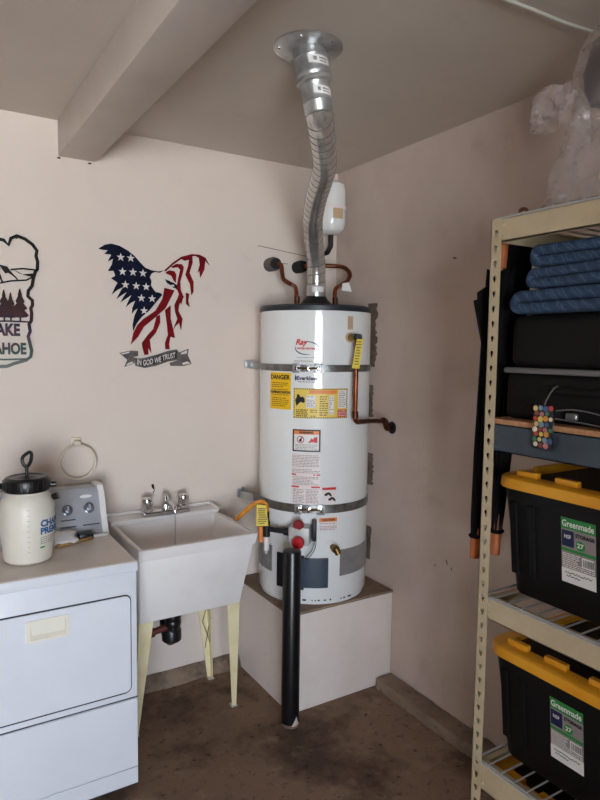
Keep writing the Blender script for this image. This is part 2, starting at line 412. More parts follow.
# ================================================================== WATER HEATER
HC = Vector((-.30, -.27, 0)); HR = .26
D0 = Vector((-.54536, -.83820, 0)); RT = Vector((.83820, -.54536, 0))
def CY(phi, z, off=0.):
    a = math.radians(phi); p = HC+(D0*math.cos(a)+RT*math.sin(a))*(HR+off); return Vector((p.x, p.y, z))
def cyl_patch(mb, p0, p1, z0, z1, off, th=.0, n=None):
    n = n or max(2, int(abs(p1-p0)/3)+1)
    v = []
    for i in range(n+1):
        ph = p0+(p1-p0)*i/n
        v += [CY(ph, z0, off), CY(ph, z1, off), CY(ph, z0, off-th), CY(ph, z1, off-th)]
    f = []
    for i in range(n):
        k = 4*i; f.append((k, k+4, k+5, k+1))
        if th: f += [(k+2, k+3, k+7, k+6), (k+1, k+5, k+7, k+3), (k, k+2, k+6, k+4)]
    if th: f += [(0, 1, 3, 2), (4*n, 4*n+2, 4*n+3, 4*n+1)]
    return mb.add(v, f, False)
def cyl_text(s, size, phi_c, z0, off, **k):
    v, f, w_ = text2d(s, size, **k)
    return MB().add([CY(phi_c+math.degrees((p[0]-w_/2)/HR), z0+p[1], off) for p in v], f)
def cyl_print(p0, p1, z0, z1, rows, off, fill=.92, seed=1, hfrac=.42):
    """rows of fine print as short flat bars"""
    rnd = random.Random(seed); mb = MB(); h = (z1-z0)/rows
    for r in range(rows):
        z = z1-(r+.5)*h; ph = p0
        if rnd.random() < .08: continue
        end = p1-(p1-p0)*(rnd.random()*.35 if rnd.random() < .3 else 0)
        while ph < end-1:
            wd = min(rnd.uniform(1.0, 3.4), end-ph); cyl_patch(mb, ph, ph+wd, z-h*hfrac/2, z+h*hfrac/2, off, n=1); ph += wd+rnd.uniform(.5, .9)
    return mb
wh = thing('water_heater', 'tall white cylindrical gas water heater on the corner plinth', 'water heater', (-.30, -.27, .457))
prof = [(HR-.012, .457), (HR-.012, .476), (HR-.002, .479), (HR, .484), (HR, 1.772)]
MB().lathe(prof, HC, 72).build('tank_shell', 'heater_enamel', wh)
MB().lathe([(HR+.003, 1.770), (HR+.004, 1.774), (HR+.004, 1.790), (HR-.004, 1.797), (HR-.03, 1.800), (.06, 1.806), (.055, 1.806)], HC, 72).build('top_cap', 'heater_cap', wh)
MB().lathe([(.085, 1.802), (.075, 1.815), (.055, 1.835), (.046, 1.85)], HC, 28).build('draft_hood', 'iron_black', wh)
cyl_patch(MB(), -100, -45, .584, .705, .0016, .002).build('insulation_band', 'heater_band', wh)
cyl_patch(MB(), 28.5, 110, .584, .705, .0016, .002).build('insulation_band', 'heater_band', wh)
# burner door
bd = cyl_patch(MB(), -22, 15.6, .54, .674, .010, .011).build('burner_door', 'slate_panel', wh)
cyl_patch(MB(), -37, -8, .528, .684, .006, .007).build('burner_frame', 'iron_black', wh)
# bolts, chips along the bottom seam
mb = MB(); random.seed(11)
for ph in range(-30, 45, 3):
    if random.random() < .6: cyl_patch(mb, ph, ph+random.uniform(1, 3.5), .477, .481+random.random()*.004, .0012, n=1)
mb.build('seam_rust', 'ink_black', wh)
# gas control valve
def obox(c, hu, hn, hz, bev=.004):   # box on the heater front: c=(phi,z,off centre), half sizes tangential / radial / vertical
    ph, z, off = c; a = math.radians(ph); nr = D0*math.cos(a)+RT*math.sin(a); tg = RT*math.cos(a)-D0*math.sin(a); ctr = CY(ph, z, off)
    mb = MB().box(-hu, hu, -hn, hn, -hz, hz, bev, 2)
    return mb.map(lambda p: ctr+tg*p.x+nr*p.y+Vector((0, 0, p.z)))
def radial_rot(ph):
    a = math.radians(ph); nr = D0*math.cos(a)+RT*math.sin(a); return nr.to_track_quat('Z', 'Y').to_matrix()
cv = obox((-10.5, .79, .036), .046, .036, .040, .006).build('gas_control', 'valve_grey', wh)
MB().lathe([(.021, 0), (.027, .004), (.028, .018), (.024, .026), (.008, .028)], CY(-10.3, .768, .07), 24, rot=radial_rot(-10.3)).build('dial', 'knob_red', cv)
MB().lathe([(.020, 0), (.024, .004), (.024, .014), (.019, .02)], CY(-11, .838, .052), 20, rot=radial_rot(-11)).build('reset_button', 'knob_dark_red', cv)
obox((1.5, .81, .03), .010, .02, .045, .003).build('thermo_fitting', 'iron_black', cv)
mb = MB(); mb.tube(smoothpath([CY(2, .77, .045), CY(0, .73, .05), CY(-4, .70, .04), CY(-7, .672, .015)], 6), .0022, 6)
mb.tube(smoothpath([CY(3, .79, .045), CY(2.5, .74, .05), CY(-1, .70, .04), CY(-5, .672, .015)], 6), .0022, 6)
mb.build('pilot_tube', 'strap_steel', wh)['kind'] = 'stuff'
# drain cock
MB().lathe([(.032, 0), (.032, .004), (.02, .006)], CY(18.5, .722, .0), 24, rot=radial_rot(18.5)).build('drain_plate', 'plastic_white', wh)
dv = MB().lathe([(.014, 0), (.014, .03), (.018, .031), (.018, .045), (.009, .046)], CY(20, .724, .0), 18, rot=radial_rot(20)).build('drain_cock', 'brass', wh)
MB().tube([CY(21, .722, .035), CY(22.5, .70, .045)], [.016, .013], 14).build('hose_thread', 'brass', dv)
# relief valve at upper right
MB().lathe([(.022, 0), (.022, .01), (.015, .012)], CY(35, 1.655, .0), 20, rot=radial_rot(35)).build('nipple_plate', 'label_beige', wh)
rv = MB().tube([CY(35, 1.655, 0), CY(34.5, 1.655, .055)], .017, 16).build('relief_valve', 'brass', wh)
MB().tube([CY(33.5, 1.655, .05), CY(39, 1.658, .052)], .013, 12).build('valve_lever', 'rack_slate', rv)
# stickers
def sticker(name, p0, p1, z0, z1, m, label=None):
    o = cyl_patch(MB(), p0, p1, z0, z1, .0012, .0012).build(name, m, wh)
    if label: o['label'] = label
    return o
st = sticker('warning_sticker', -49.7, -23.6, 1.334, 1.497, 'label_amber', 'amber warning sticker with black heading')
cyl_text('DANGER', .027, -36.6, 1.466, .0016, bold=.0012).build('heading', 'ink_black', st)
cyl_print(-47, -26, 1.43, 1.455, 3, .0016, seed=2).build('fine_print', 'ink_brown', st)
cyl_print(-47, -26, 1.395, 1.425, 4, .0016, seed=3).build('fine_print', 'ink_brown', st)
cyl_text('FLAMMABLE VAPORS', .0125, -36.6, 1.405, .0018, bold=.0006).build('subheading', 'ink_black', st)
cyl_print(-47, -26, 1.345, 1.388, 5, .0016, seed=4).build('fine_print', 'ink_brown', st)
st = sticker('guide_sticker', -20.5, 33.8, 1.30, 1.431, 'label_gold', 'gold operating guide sticker with orange heading')
mb = MB(); ph = -20.5
while ph < 33:
    cyl_patch(mb, ph, ph+1.1, 1.426, 1.431, .0016, n=1); cyl_patch(mb, ph, ph+1.1, 1.30, 1.305, .0016, n=1); ph += 2.2
for k in range(13):
    z = 1.302+k*.01; cyl_patch(mb, -20.5, -19.5, z, z+.005, .0016, n=1); cyl_patch(mb, 32.8, 33.8, z, z+.005, .0016, n=1)
mb.build('hatched_border', 'ink_black', st)
cyl_patch(MB(), -5, 22, 1.408, 1.424, .0016).build('orange_strip', 'label_orange', st)
for a_, b_, c_, d_ in ((-8, 1, 1.345, 1.40), (14, 19, 1.318, 1.40), (23.5, 32.4, 1.345, 1.424)): cyl_patch(MB(), a_, b_, c_, d_, .0016).build('text_panel', 'label_white', st)
cyl_patch(MB(), 23, 32.4, 1.306, 1.338, .0018).build('red_panel', 'label_red', st)
cyl_print(23.8, 31.8, 1.308, 1.336, 4, .0022, seed=8).build('red_panel_text', 'label_white', st)
mb = cyl_print(-7.5, .5, 1.347, 1.398, 7, .002, seed=5); cyl_print(14.2, 18.8, 1.32, 1.398, 9, .002, seed=6).v
mb2 = cyl_print(24, 32, 1.348, 1.42, 9, .002, seed=7); mb.add(mb2.v, mb2.f)
mb2 = cyl_print(14.3, 18.8, 1.32, 1.398, 10, .002, seed=6); mb.add(mb2.v, mb2.f); mb.build('fine_print', 'ink_grey', st)
mb = cyl_print(-18, -6, 1.306, 1.34, 4, .0016, seed=9, hfrac=.6); mb2 = cyl_print(-4, 3, 1.306, 1.34, 4, .0016, seed=12); mb.add(mb2.v, mb2.f)
mb2 = cyl_print(5, 13, 1.31, 1.40, 9, .0016, seed=13); mb.add(mb2.v, mb2.f); mb.build('fine_print', 'ink_brown', st)
blob = [(-17.5, 1.352), (-15, 1.365), (-13, 1.372), (-11, 1.366), (-9.3, 1.372), (-9.6, 1.385), (-11, 1.395), (-13.5, 1.392), (-15, 1.404), (-17, 1.404), (-17.5, 1.39), (-19, 1.38)]
MB().add([CY(a, z, .002) for a, z in blob], [tuple(range(len(blob)))]).build('pictogram', 'ink_black', st)
st = sticker('burn_sticker', -21.1, 6.4, 1.152, 1.25, 'ink_black', 'black framed white and red warning sticker')
cyl_patch(MB(), -19.6, 4.9, 1.158, 1.244, .0018).build('white_field', 'label_white', st)
cyl_patch(MB(), -19.6, 4.9, 1.228, 1.244, .0022).build('orange_strip', 'label_orange', st)
cyl_text('WARNING', .013, -7.5, 1.2315, .0026, bold=.0008).build('heading', 'ink_black', st)
ring = MB()
for k in range(20):
    a0, a1 = 2*PI*k/20, 2*PI*(k+1)/20; q = []
    for a, r in ((a0, .0165), (a1, .0165), (a1, .013), (a0, .013)): q.append(CY(-13+math.degrees(r*math.cos(a)/HR), 1.205+r*math.sin(a), .0022))
    ring.add(q, [(0, 1, 2, 3)])
ring.build('prohibition_ring', 'label_red', st)
blob = [(-14.3, 1.196), (-11.8, 1.196), (-12, 1.207), (-11, 1.213), (-12.6, 1.216), (-13.2, 1.208), (-14.6, 1.204)]
MB().add([CY(a, z, .0024) for a, z in blob], [tuple(range(len(blob)))]).build('pictogram', 'ink_black', st)
blob = [(-6, 1.192), (3.4, 1.192), (3.2, 1.222), (1.6, 1.214), (.8, 1.22), (-.8, 1.206), (-2.6, 1.212), (-4, 1.2)]
MB().add([CY(a, z, .0024) for a, z in blob], [tuple(range(len(blob)))]).build('flame_print', 'label_red', st)
cyl_print(-18, 3.5, 1.161, 1.186, 4, .0022, seed=20).build('fine_print', 'ink_grey', st)
st = sticker('instruction_sticker', -21.8, 6.8, .918, 1.143, 'label_pink', 'long white instruction sticker of small print')
cyl_print(-21, 6.2, 1.055, 1.138, 12, .0016, seed=21, hfrac=.4).build('fine_print', 'ink_grey', st)
mb = cyl_patch(MB(), -21.6, -17, 1.046, 1.052, .0016); cyl_patch(mb, 0, 1.6, 1.046, 1.052, .0016); cyl_patch(mb, 3, 6.6, 1.046, 1.052, .0016)
cyl_patch(mb, -21.6, -14, .991, .998, .0016); cyl_patch(mb, -2, 6.6, .991, .998, .0016); mb.build('red_heading', 'label_red', st)
mb = cyl_print(-20, -9, .922, .986, 9, .0016, seed=22); mb2 = cyl_print(-7, 5, .922, .986, 10, .0016, seed=23); mb.add(mb2.v, mb2.f)
mb2 = cyl_print(-20, 5, 1.002, 1.042, 6, .0016, seed=24); mb.add(mb2.v, mb2.f); mb.build('fine_print', 'ink_grey', st)
st = sticker('tap_sticker', 8.5, 23, .917, .996, 'label_pink', 'small white sticker with red strip and two taps')
cyl_patch(MB(), 8.7, 22.8, .982, .993, .0018).build('red_heading', 'label_red', st)
mb = MB()
for ph, z in ((15, .962), (19, .94)):
    q = [(ph-4, z-.006), (ph-1, z-.006), (ph-.5, z), (ph+3, z-.012), (ph+3.6, z-.004), (ph+1.5, z+.008), (ph-.6, z+.01), (ph-4, z+.002)]
    mb.add([CY(a, zz, .0018) for a, zz in q], [tuple(range(8))])
mb.build('pictogram', 'ink_black', st)
st = sticker('caution_sticker', 6, 24.7, .798, .857, 'label_pink', 'white caution sticker with orange strip')
cyl_patch(MB(), 6.3, 24.4, .838, .856, .0018).build('orange_strip', 'label_orange', st)
cyl_text('CAUTION', .013, 15.5, .842, .0022, bold=.0006).build('heading', 'ink_black', st)
cyl_print(7, 24, .80, .834, 5, .0018, seed=30).build('fine_print', 'ink_grey', st)
st = sticker('serial_sticker', 32.7, 39.3, 1.689, 1.749, 'label_beige'); cyl_print(33.2, 38.8, 1.692, 1.746, 9, .0016, seed=31).build('fine_print', 'ink_grey', st)
# logo with a swoosh, and the printed lines around the strap
lg = cyl_text('Ray', .034, -13, 1.612, .0012, shear=.3, bold=.0012).build('logo_lettering', 'label_red', wh)
cyl_text('WATER HEATERS', .0105, -9, 1.6, .0012, bold=.0006).build('logo_line', 'label_red', wh)
sw = MB()
for a0, a1 in ((2.75, 4.9), (-.45, 1.75)):
    for k in range(16):
        q = []
        for t in (k/16, (k+1)/16):
            a = a0+(a1-a0)*t; th = .0045*math.sin(PI*t)+.0006
            for r in (0, th): q.append(CY(-8+math.degrees((.052+r)*math.cos(a+.12)/HR), 1.606+(.027+r)*math.sin(a), .0012))
        sw.add(q, [(0, 1, 3, 2)])
sw.build('logo_swoosh', 'ink_navy', wh)
cyl_print(-18, 3, 1.562, 1.568, 1, .0012, seed=40).build('small_print', 'ink_grey', wh)
cyl_text('PROFESSIONAL', .0125, -11, 1.545, .0012).build('model_lettering', 'ink_grey', wh)
cyl_text('Everkleen', .0245, -7, 1.466, .0012, bold=.0008).build('brand_lettering', 'ink_navy', wh)
cyl_print(-16, 4, 1.456, 1.462, 1, .0012, seed=41).build('small_print', 'ink_navy', wh)
drop = [(-19.6, 1.47), (-18.8, 1.463), (-17.9, 1.468), (-17.8, 1.477), (-18.8, 1.492), (-19.4, 1.48)]
MB().add([CY(a, z, .0012) for a, z in drop], [tuple(range(6))]).build('drop_logo', 'ink_navy', wh)

# seismic straps
def strap(zc, half, wall_pt, label, tilt=0):
    t = thing('earthquake_strap', label, 'strap', (wall_pt[0], wall_pt[1], zc), 'steel straps round the heater')
    pts = [Vector((wall_pt[0], wall_pt[1], 0)), ]
    for k in range(46):
        ph = -66+k*(123+66)/45; p = CY(ph, 0, .0035); pts.append(p)
    v = []; n = len(pts)
    for i, p in enumerate(pts):
        nr = (p-HC).normalized() if i else D0.normalized()
        q = p-nr*.0022
        for zz in (-half, half): v.append((p.x, p.y, zc+zz)); v.append((q.x, q.y, zc+zz))
    f = []
    for i in range(n-1):
        k = 4*i; f += [(k, k+4, k+6, k+2), (k+1, k+3, k+7, k+5), (k+2, k+6, k+7, k+3), (k, k+1, k+5, k+4)]
    MB().add(v, f, False).build('band', 'strap_steel', t)
    return t
s1 = strap(1.519, .0155, (-.515, -.006), 'upper steel strap round the white heater with a shiny clamp')
s2 = strap(.896, .019, (-.553, -.006), 'lower steel strap round the white heater with a shiny clamp')
for s_, zc, ps, h in ((s1, 1.519, (-17.5, -7, 3), .021), (s2, .895, (-14, -4, 7.5), .022)):
    for i, ph in enumerate(ps):
        mbk = obox((ph, zc, .010), .017 if i != 1 else .012, .005, h if i != 1 else h*.7, .002)
        b = mbk.build('clamp_plate', 'galvanised', s_)
        obox((ph, zc, .017), .006, .004, h*.55, .002).build('clamp_tongue', 'chrome', b)
    a, b_ = CY(ps[0], zc, .016), CY(ps[2], zc, .016)
    MB().tube([a, (a+b_)/2+D0*.006, b_], .0045, 8).build('clamp_bolt', 'brass', s_)
MB().box(-.540, -.500, -.012, 0, 1.505, 1.545, .002).build('wall_bracket', 'galvanised', s1)
MB().hexa([(-.575, -.014, .865), (-.53, -.014, .865), (-.53, 0, .865), (-.575, 0, .865), (-.575, -.014, .905), (-.53, -.014, .905), (-.53, 0, .905), (-.575, 0, .905)]).build('wall_bracket', 'galvanised', s2)
br = MB().hexa([(-.572, -.03, .865), (-.568, -.028, .865), (-.545, -.19, .872), (-.55, -.192, .872), (-.572, -.03, .90), (-.568, -.028, .90), (-.545, -.19, .906), (-.55, -.192, .906)])
br.build('strut_arm', 'galvanised', s2)

# copper discharge pipe from the relief valve to the wall
dp = thing('discharge_pipe', 'copper pipe running down the heater side and into the right wall', 'pipe', (0, -.488, 1.235))
P0 = CY(33.5, 1.64, .062); P1 = CY(33.5, 1.305, .062)
path = [P0, CY(33.5, 1.5, .062), P1, P1+Vector((.004, 0, -.012)), P1+Vector((.018, .004, -.018))]
MB().tube([P0, P1, P1+Vector((.003, .001, -.010)), P1+Vector((.012, .003, -.017)), P1+Vector((.022, .006, -.019))], .0105, 14).build('pipe_run', 'copper', dp)
MB().tube([P1+Vector((.018, .005, -.0185)), Vector((-.16, -.533, 1.28)), Vector((-.06, -.504, 1.271))], .0108, 14).build('pipe_run', 'copper_dark', dp)
MB().tube([P1+Vector((0, 0, .03)), P1+Vector((.001, 0, .002))], .0135, 14).build('elbow', 'copper_dark', dp)
MB().tube(smoothpath([(-.075, -.508, 1.276), (-.056, -.503, 1.270), (-.046, -.5, 1.25), (-.036, -.496, 1.236), (-.015, -.49, 1.234), (0, -.488, 1.235)], 5), .0145, 14).build('elbow', 'copper_dark', dp)
MB().lathe([(.03, 0), (.028, .006), (.018, .008)], (0, -.488, 1.235), 18, rot=Matrix.Rotation(-PI/2, 3, 'Y')).build('escutcheon', 'iron_black', dp)
tg_ = thing('valve_tag', 'yellow hanging tag on the relief valve of the heater', 'tag', CY(35, 1.66, .07))
a, b_ = CY(33.5, 1.648, .082), CY(29.8, 1.522, .092); ux = RT*.0165
tgm = MB().hexa([b_-ux*1.1-D0*.001, b_+ux*.9-D0*.001, b_+ux*.9+D0*.001, b_-ux*1.1+D0*.001, a-ux*.7-D0*.001, a+ux-D0*.001, a+ux+D0*.001, a-ux*.7+D0*.001])
tgm.build('tag_plate', 'tag_yellow', tg_)
MB().tube([CY(35, 1.66, .06), a], .0015, 6).build('tag_tie', 'ink_black', tg_)
mb = MB()
for k in range(9):
    t = .1+k*.095; c = a.lerp(b_, t)+D0*.0022; uu = ux*random.uniform(.45, .75)
    mb.add([c-uu-Vector((0, 0, .002)), c+uu-Vector((0, 0, .002)), c+uu+Vector((0, 0, .002)), c-uu+Vector((0, 0, .002))], [(0, 1, 2, 3)])
mb.build('tag_print', 'ink_brown', tg_)

# gas supply
gl = thing('gas_line', 'orange flexible gas hose with black iron tee beside the heater', 'gas pipe', (-.606, -.363, .70))
TX = Vector((-.606, -.363, 0))
MB().tube([TX+Vector((0, 0, .765)), TX+Vector((0, 0, .835))], .016, 14).build('tee', 'iron_black', gl)
MB().tube([TX+Vector((0, 0, .80)), CY(-30, .80, .05), CY(-20, .80, .045)], .012, 12).build('iron_nipple', 'iron_black', gl)
MB().tube([CY(-24, .80, .047), CY(-18, .80, .043)], .018, 12).build('union', 'iron_black', gl)
MB().tube([TX+Vector((0, 0, .77)), TX+Vector((0, 0, .70))], .0125, 14).build('drip_leg', 'label_pink', gl)
MB().tube([TX+Vector((0, 0, .703)), TX+Vector((0, 0, .690))], .0155, 14).build('drip_cap', 'galvanised', gl)
MB().tube([TX+Vector((-.022, .012, .81)), TX+Vector((-.022, .012, .74))], .010, 10).build('valve_handle', 'label_orange', gl)
MB().tube([TX+Vector((0, 0, .835)), TX+Vector((0, 0, .878))], .013, 12).build('brass_cock', 'brass', gl)
hp_ = smoothpath([TX+Vector((0, 0, .87)), TX+Vector((-.002, 0, .905)), TX+Vector((-.02, .01, .922)), TX+Vector((-.05, .025, .912)), (-.688, -.305, .872), (-.704, -.25, .825), (-.71, -.16, .76), (-.705, -.05, .70), (-.70, 0, .69)], 10)
rads = [.0095+(.0012 if i % 2 else 0) for i in range(len(hp_))]
MB().tube(hp_, rads, 12).build('flex_hose', 'gas_yellow', gl)
gt = thing('gas_tag', 'yellow paper tag hanging from the orange gas hose', 'tag', (-.64, -.36, .93))
MB().hexa([(-.664, -.374, .822), (-.616, -.398, .822), (-.616, -.396, .822), (-.664, -.372, .822), (-.660, -.370, .918), (-.624, -.390, .912), (-.624, -.388, .912), (-.660, -.368, .918)]).build('tag_plate', 'tag_yellow', gt)
mb = MB()
for k in range(8):
    z = .832+k*.0095; x0 = -.66+random.uniform(0, .006); x1 = -.622-random.uniform(0, .012)
    Y = lambda x: -.3745-(x+.668)*.5
    mb.add([(x0, Y(x0), z), (x1, Y(x1), z), (x1, Y(x1), z+.004), (x0, Y(x0), z+.004)], [(0, 1, 2, 3)])
mb.build('tag_print', 'ink_brown', gt)

# copper water connectors
wp = thing('water_pipe', 'short copper water connector left of the silver vent duct', 'pipe', (-.405, -.27, 1.80), 'copper connectors on top of the heater')
MB().lathe([(.033, 0), (.034, .05), (.03, .062)], (-.405, 0, 2.016), 20, rot=Matrix.Rotation(PI/2, 3, 'X')).build('foam_sleeve', 'foam_grey', wp)
MB().lathe([(.027, .05), (.027, .075), (.02, .08)], (-.405, 0, 2.016), 20, rot=Matrix.Rotation(PI/2, 3, 'X')).build('foam_core', 'foam_black', wp)
MB().tube(smoothpath([(-.405, -.07, 2.014), (-.397, -.105, 2.005), (-.408, -.135, 1.965), (-.412, -.16, 1.93), (-.385, -.19, 1.905), (-.395, -.235, 1.89), (-.404, -.262, 1.86), (-.405, -.27, 1.80)], 7), .0105, 12).build('copper_tube', 'copper', wp)
MB().tube([(-.405, -.27, 1.80), (-.405, -.27, 1.845)], .0135, 12).build('connector_nut', 'copper_dark', wp)
wp = thing('water_pipe', 'looped copper water connector right of the silver vent duct', 'pipe', (-.19, -.27, 1.80), 'copper connectors on top of the heater')
MB().lathe([(.03, 0), (.031, .05), (.026, .07)], (-.245, 0, 2.016), 20, rot=Matrix.Rotation(PI/2, 3, 'X')).build('foam_sleeve', 'foam_black', wp)
MB().tube(smoothpath([(-.245, -.06, 2.016), (-.22, -.12, 2.015), (-.15, -.18, 2.013), (-.09, -.20, 2.008), (-.055, -.20, 1.98), (-.075, -.21, 1.945), (-.13, -.23, 1.915), (-.185, -.262, 1.885), (-.19, -.27, 1.80)], 7), .0105, 12).build('copper_tube', 'copper', wp)
MB().tube([(-.19, -.27, 1.80), (-.19, -.27, 1.85)], .0135, 12).build('connector_nut', 'copper_dark', wp)
MB().hexa([(-.135, -.245, 1.89), (-.085, -.26, 1.885), (-.085, -.258, 1.885), (-.135, -.243, 1.89), (-.13, -.245, 1.925), (-.10, -.255, 1.93), (-.10, -.253, 1.93), (-.13, -.243, 1.925)]).build('paper_tag', 'label_white', wp)

# expansion tank
et = thing('expansion_tank', 'small white expansion tank up in the wall corner', 'tank', (-.105, -.10, 2.17))
zc = 2.185
MB().lathe([(.02, zc-.006), (.042, zc), (.065, zc+.018), (.073, zc+.05), (.073, zc+.205), (.065, zc+.24), (.042, zc+.258), (.02, zc+.264)], (-.105, -.10, 0), 36).build('tank_shell', 'heater_enamel', et)
MB().lathe([(.0735, zc+.118), (.0745, zc+.122), (.0745, zc+.128), (.0735, zc+.132)], (-.105, -.10, 0), 36, cap=False).build('weld_seam', 'label_pink', et)
q = []
for k in range(6):
    a = math.radians(-118+k*9)
    for z in (zc+.065, zc+.115): q.append((-.105+0.0738*math.cos(a), -.10+.0738*math.sin(a), z))
MB().add(q, [(2*k, 2*k+2, 2*k+3, 2*k+1) for k in range(5)]).build('sticker', 'label_beige', et)
MB().tube([(-.105, -.10, zc), (-.105, -.10, zc-.06), (-.11, -.08, zc-.09), (-.12, -.02, zc-.10), (-.12, 0, zc-.10)], .013, 10).build('stem', 'iron_black', et)

# vent pipe
vp = thing('vent_pipe', 'silver corrugated vent duct from the heater up to the ceiling', 'vent duct', (-.30, -.27, 1.83))
ctr = smoothpath([(-.300, -.272, 1.84), (-.300, -.272, 1.90), (-0.319, -0.294, 2.006), (-0.369, -0.351, 2.094), (-0.439, -0.449, 2.158), (-0.516, -0.59, 2.206), (-0.582, -0.726, 2.238), (-0.642, -0.842, 2.267), (-0.738, -0.97, 2.3), (-0.818, -1.073, 2.324), (-.841, -1.098, 2.362)], 62)
n = 28; Vv = []; arcl = 0; tube_pts = ctr
lens = [0]
for i in range(1, len(ctr)): lens.append(lens[-1]+(ctr[i]-ctr[i-1]).length)
rd = []
for s_ in lens:
    def fr(a, s_=s_):
        ph = (s_/.030+a/(2*PI)) % 1
        q = min(ph, 1-ph)
        return .043
    rd.append(fr)
fd = MB().tube(ctr, rd, 40).build('flex_duct', 'duct_alu', vp)
hel = []; nrm = Vector((1, 0, 0)); s_next = .02; i = 0; stp = .030/14
tot = lens[-1]; sc_ = .01
while sc_ < tot-.03:
    while lens[i+1] < sc_: i += 1
    tt = (sc_-lens[i])/(lens[i+1]-lens[i]); pc_ = ctr[i].lerp(ctr[i+1], tt); tn = (ctr[i+1]-ctr[i]).normalized()
    nrm = (nrm-tn*nrm.dot(tn)).normalized(); bn = tn.cross(nrm); aa = 2*PI*sc_/.044
    hel.append(pc_+(nrm*math.cos(aa)+bn*math.sin(aa))*.0428); sc_ += .034/16
MB().tube(hel, .0016, 6).build('spiral_seam', 'seam_dark', fd)
MB().lathe([(.0445, 1.835), (.0455, 1.838), (.0455, 1.895), (.044, 1.9)], HC+Vector((0, -.002, 0)), 28).build('base_collar', 'galvanised', vp)
st_ = MB()
for k in range(9):
    a0 = -2.6+k*.14
    st_.add([(HC.x+.0463*math.cos(t), HC.y-.002+.0463*math.sin(t), z) for t in (a0, a0+.14) for z in (1.868, 1.892)], [(0, 2, 3, 1)])
st_.build('collar_label', 'label_white', vp)
ax0, ax1 = Vector((-.842, -1.098, 2.352)), Vector((-.872, -1.088, 2.519))
dirv = (ax1-ax0).normalized(); rot = dirv.to_track_quat('Z', 'Y').to_matrix(); Lh = (ax1-ax0).length
MB().lathe([(.041, -.03), (.0445, -.025), (.0445, .0), (.046, .004), (.0445, .008), (.0445, .055), (.047, .06), (.047, .066)], ax0, 32, rot=rot).build('lower_collar', 'galvanised', vp)
MB().lathe([(.050, .058), (.0555, .062), (.0555, .072), (.053, .076), (.0555, .082), (.0555, .092), (.052, .098), (.052, .13), (.054, .134), (.052, .138), (.052, Lh+.005)], ax0, 32, rot=rot).build('upper_collar', 'galvanised', vp)
for s0, s1, r_ in ((.018, .042, .0452), (.102, .127, .0527)):
    q = MB(); m_ = 10
    v = []
    for k in range(m_+1):
        a = -2.35+k*.155
        for s_ in (s0, s1): v.append(ax0+dirv*s_+Vector((math.cos(a), math.sin(a), 0))*r_)
    q.add(v, [(2*k, 2*k+2, 2*k+3, 2*k+1) for k in range(m_)]); lb = q.build('pipe_label', 'label_white', vp)
    q = MB(); v = []
    for a, wd, ss0, ss1 in ((-2.05, .2, .3, .75), (-1.7, .55, .55, .75), (-1.7, .5, .25, .4)):
        vv = [ax0+dirv*(s0+(s1-s0)*t)+Vector((math.cos(aa), math.sin(aa), 0))*(r_+.0006) for aa in (a, a+wd/2, a+wd) for t in (ss0, ss1)]
        q.add(vv, [(0, 2, 3, 1), (2, 4, 5, 3)])
    q.build('label_print', 'ink_grey', lb)
fl = MB().lathe([(.105, 2.5185), (.106, 2.514), (.100, 2.511), (.060, 2.507), (.05, 2.507)], (-.872, -1.085, 0), 40).build('ceiling_flange', 'galvanised', vp)
for a in (.4, 1.6, 2.7, 3.9, 5.1): MB().lathe([(.006, 2.512), (.006, 2.508), (.003, 2.506)], (-.872+.09*math.cos(a), -1.085+.09*math.sin(a), 0), 8).build('screw', 'chrome', fl)

# ================================================================== DRYER
dr = thing('clothes_dryer', 'white front loading clothes dryer beside the laundry sink', 'dryer', (-1.62, -.355, 0))
X0, X1, YD = -1.962, -1.282, -.650
MB().box(X0, X1, YD, -.06, .035, .822, .004, 2).build('cabinet', 'enamel_white', dr)
MB().box(X0+.02, X1-.02, YD+.04, -.08, 0, .04).build('toe_kick', 'gap_dark', dr)
MB().box(X0-.003, X1+.003, YD-.006, -.055, .824, .857, .009, 4).build('top_panel', 'enamel_top_shaded', dr)
# the front edge of the top stays plain cabinet enamel, without the painted shade
MB().box(X0-.0032, X1+.0032, YD-.0075, YD+.004, .818, .854, .005, 3).build('top_front_edge', 'enamel_white', dr)
MB().prism(rrect(X0+.024, -1.3025, .380, .7395, .024), 'y', YD-.0012, YD+.001).build('door_gap', 'gap_dark', dr)
door = MB().prism(rrect(X0+.0285, -1.3065, .3865, .7345, .02), 'y', YD-.0045, YD-.001).build('door', 'enamel_white', dr)
MB().box(X0, X1, YD-.001, YD+.001, .3565, .3605).build('panel_gap', 'gap_dark', dr)
lp = MB().box(X0+.001, X1-.001, YD-.005, YD, .10, .3555, .002, 1).build('lower_panel', 'enamel_white', dr)
MB().box(X0+.001, X1-.001, YD-.0045, YD, .036, .0985, .002, 1).build('kick_panel', 'enamel_white', dr)
fr_ = MB()
fr_.box(-1.652, -1.507, YD-.011, YD-.006, .703, .716, .002, 1).box(-1.652, -1.507, YD-.011, YD-.006, .636, .646, .002, 1)
fr_.box(-1.652, -1.636, YD-.011, YD-.006, .636, .716, .002, 1).box(-1.523, -1.507, YD-.011, YD-.006, .636, .716, .002, 1)
fr_ = MB(); oo, ii = rrect(-1.645, -1.512, .641, .714, .006, 3), rrect(-1.634, -1.523, .650, .705, .004, 3); nn_ = len(oo)
fv = [(p[0], YD-.009, p[1]) for p in oo]+[(p[0], YD-.009, p[1]) for p in ii]+[(p[0], YD-.004, p[1]) for p in oo]+[(p[0], YD-.004, p[1]) for p in ii]
ff = []
for k in range(nn_):
    k2 = (k+1) % nn_; ff += [(k, k2, nn_+k2, nn_+k), (k, 2*nn_+k, 2*nn_+k2, k2), (nn_+k, nn_+k2, 3*nn_+k2, 3*nn_+k)]
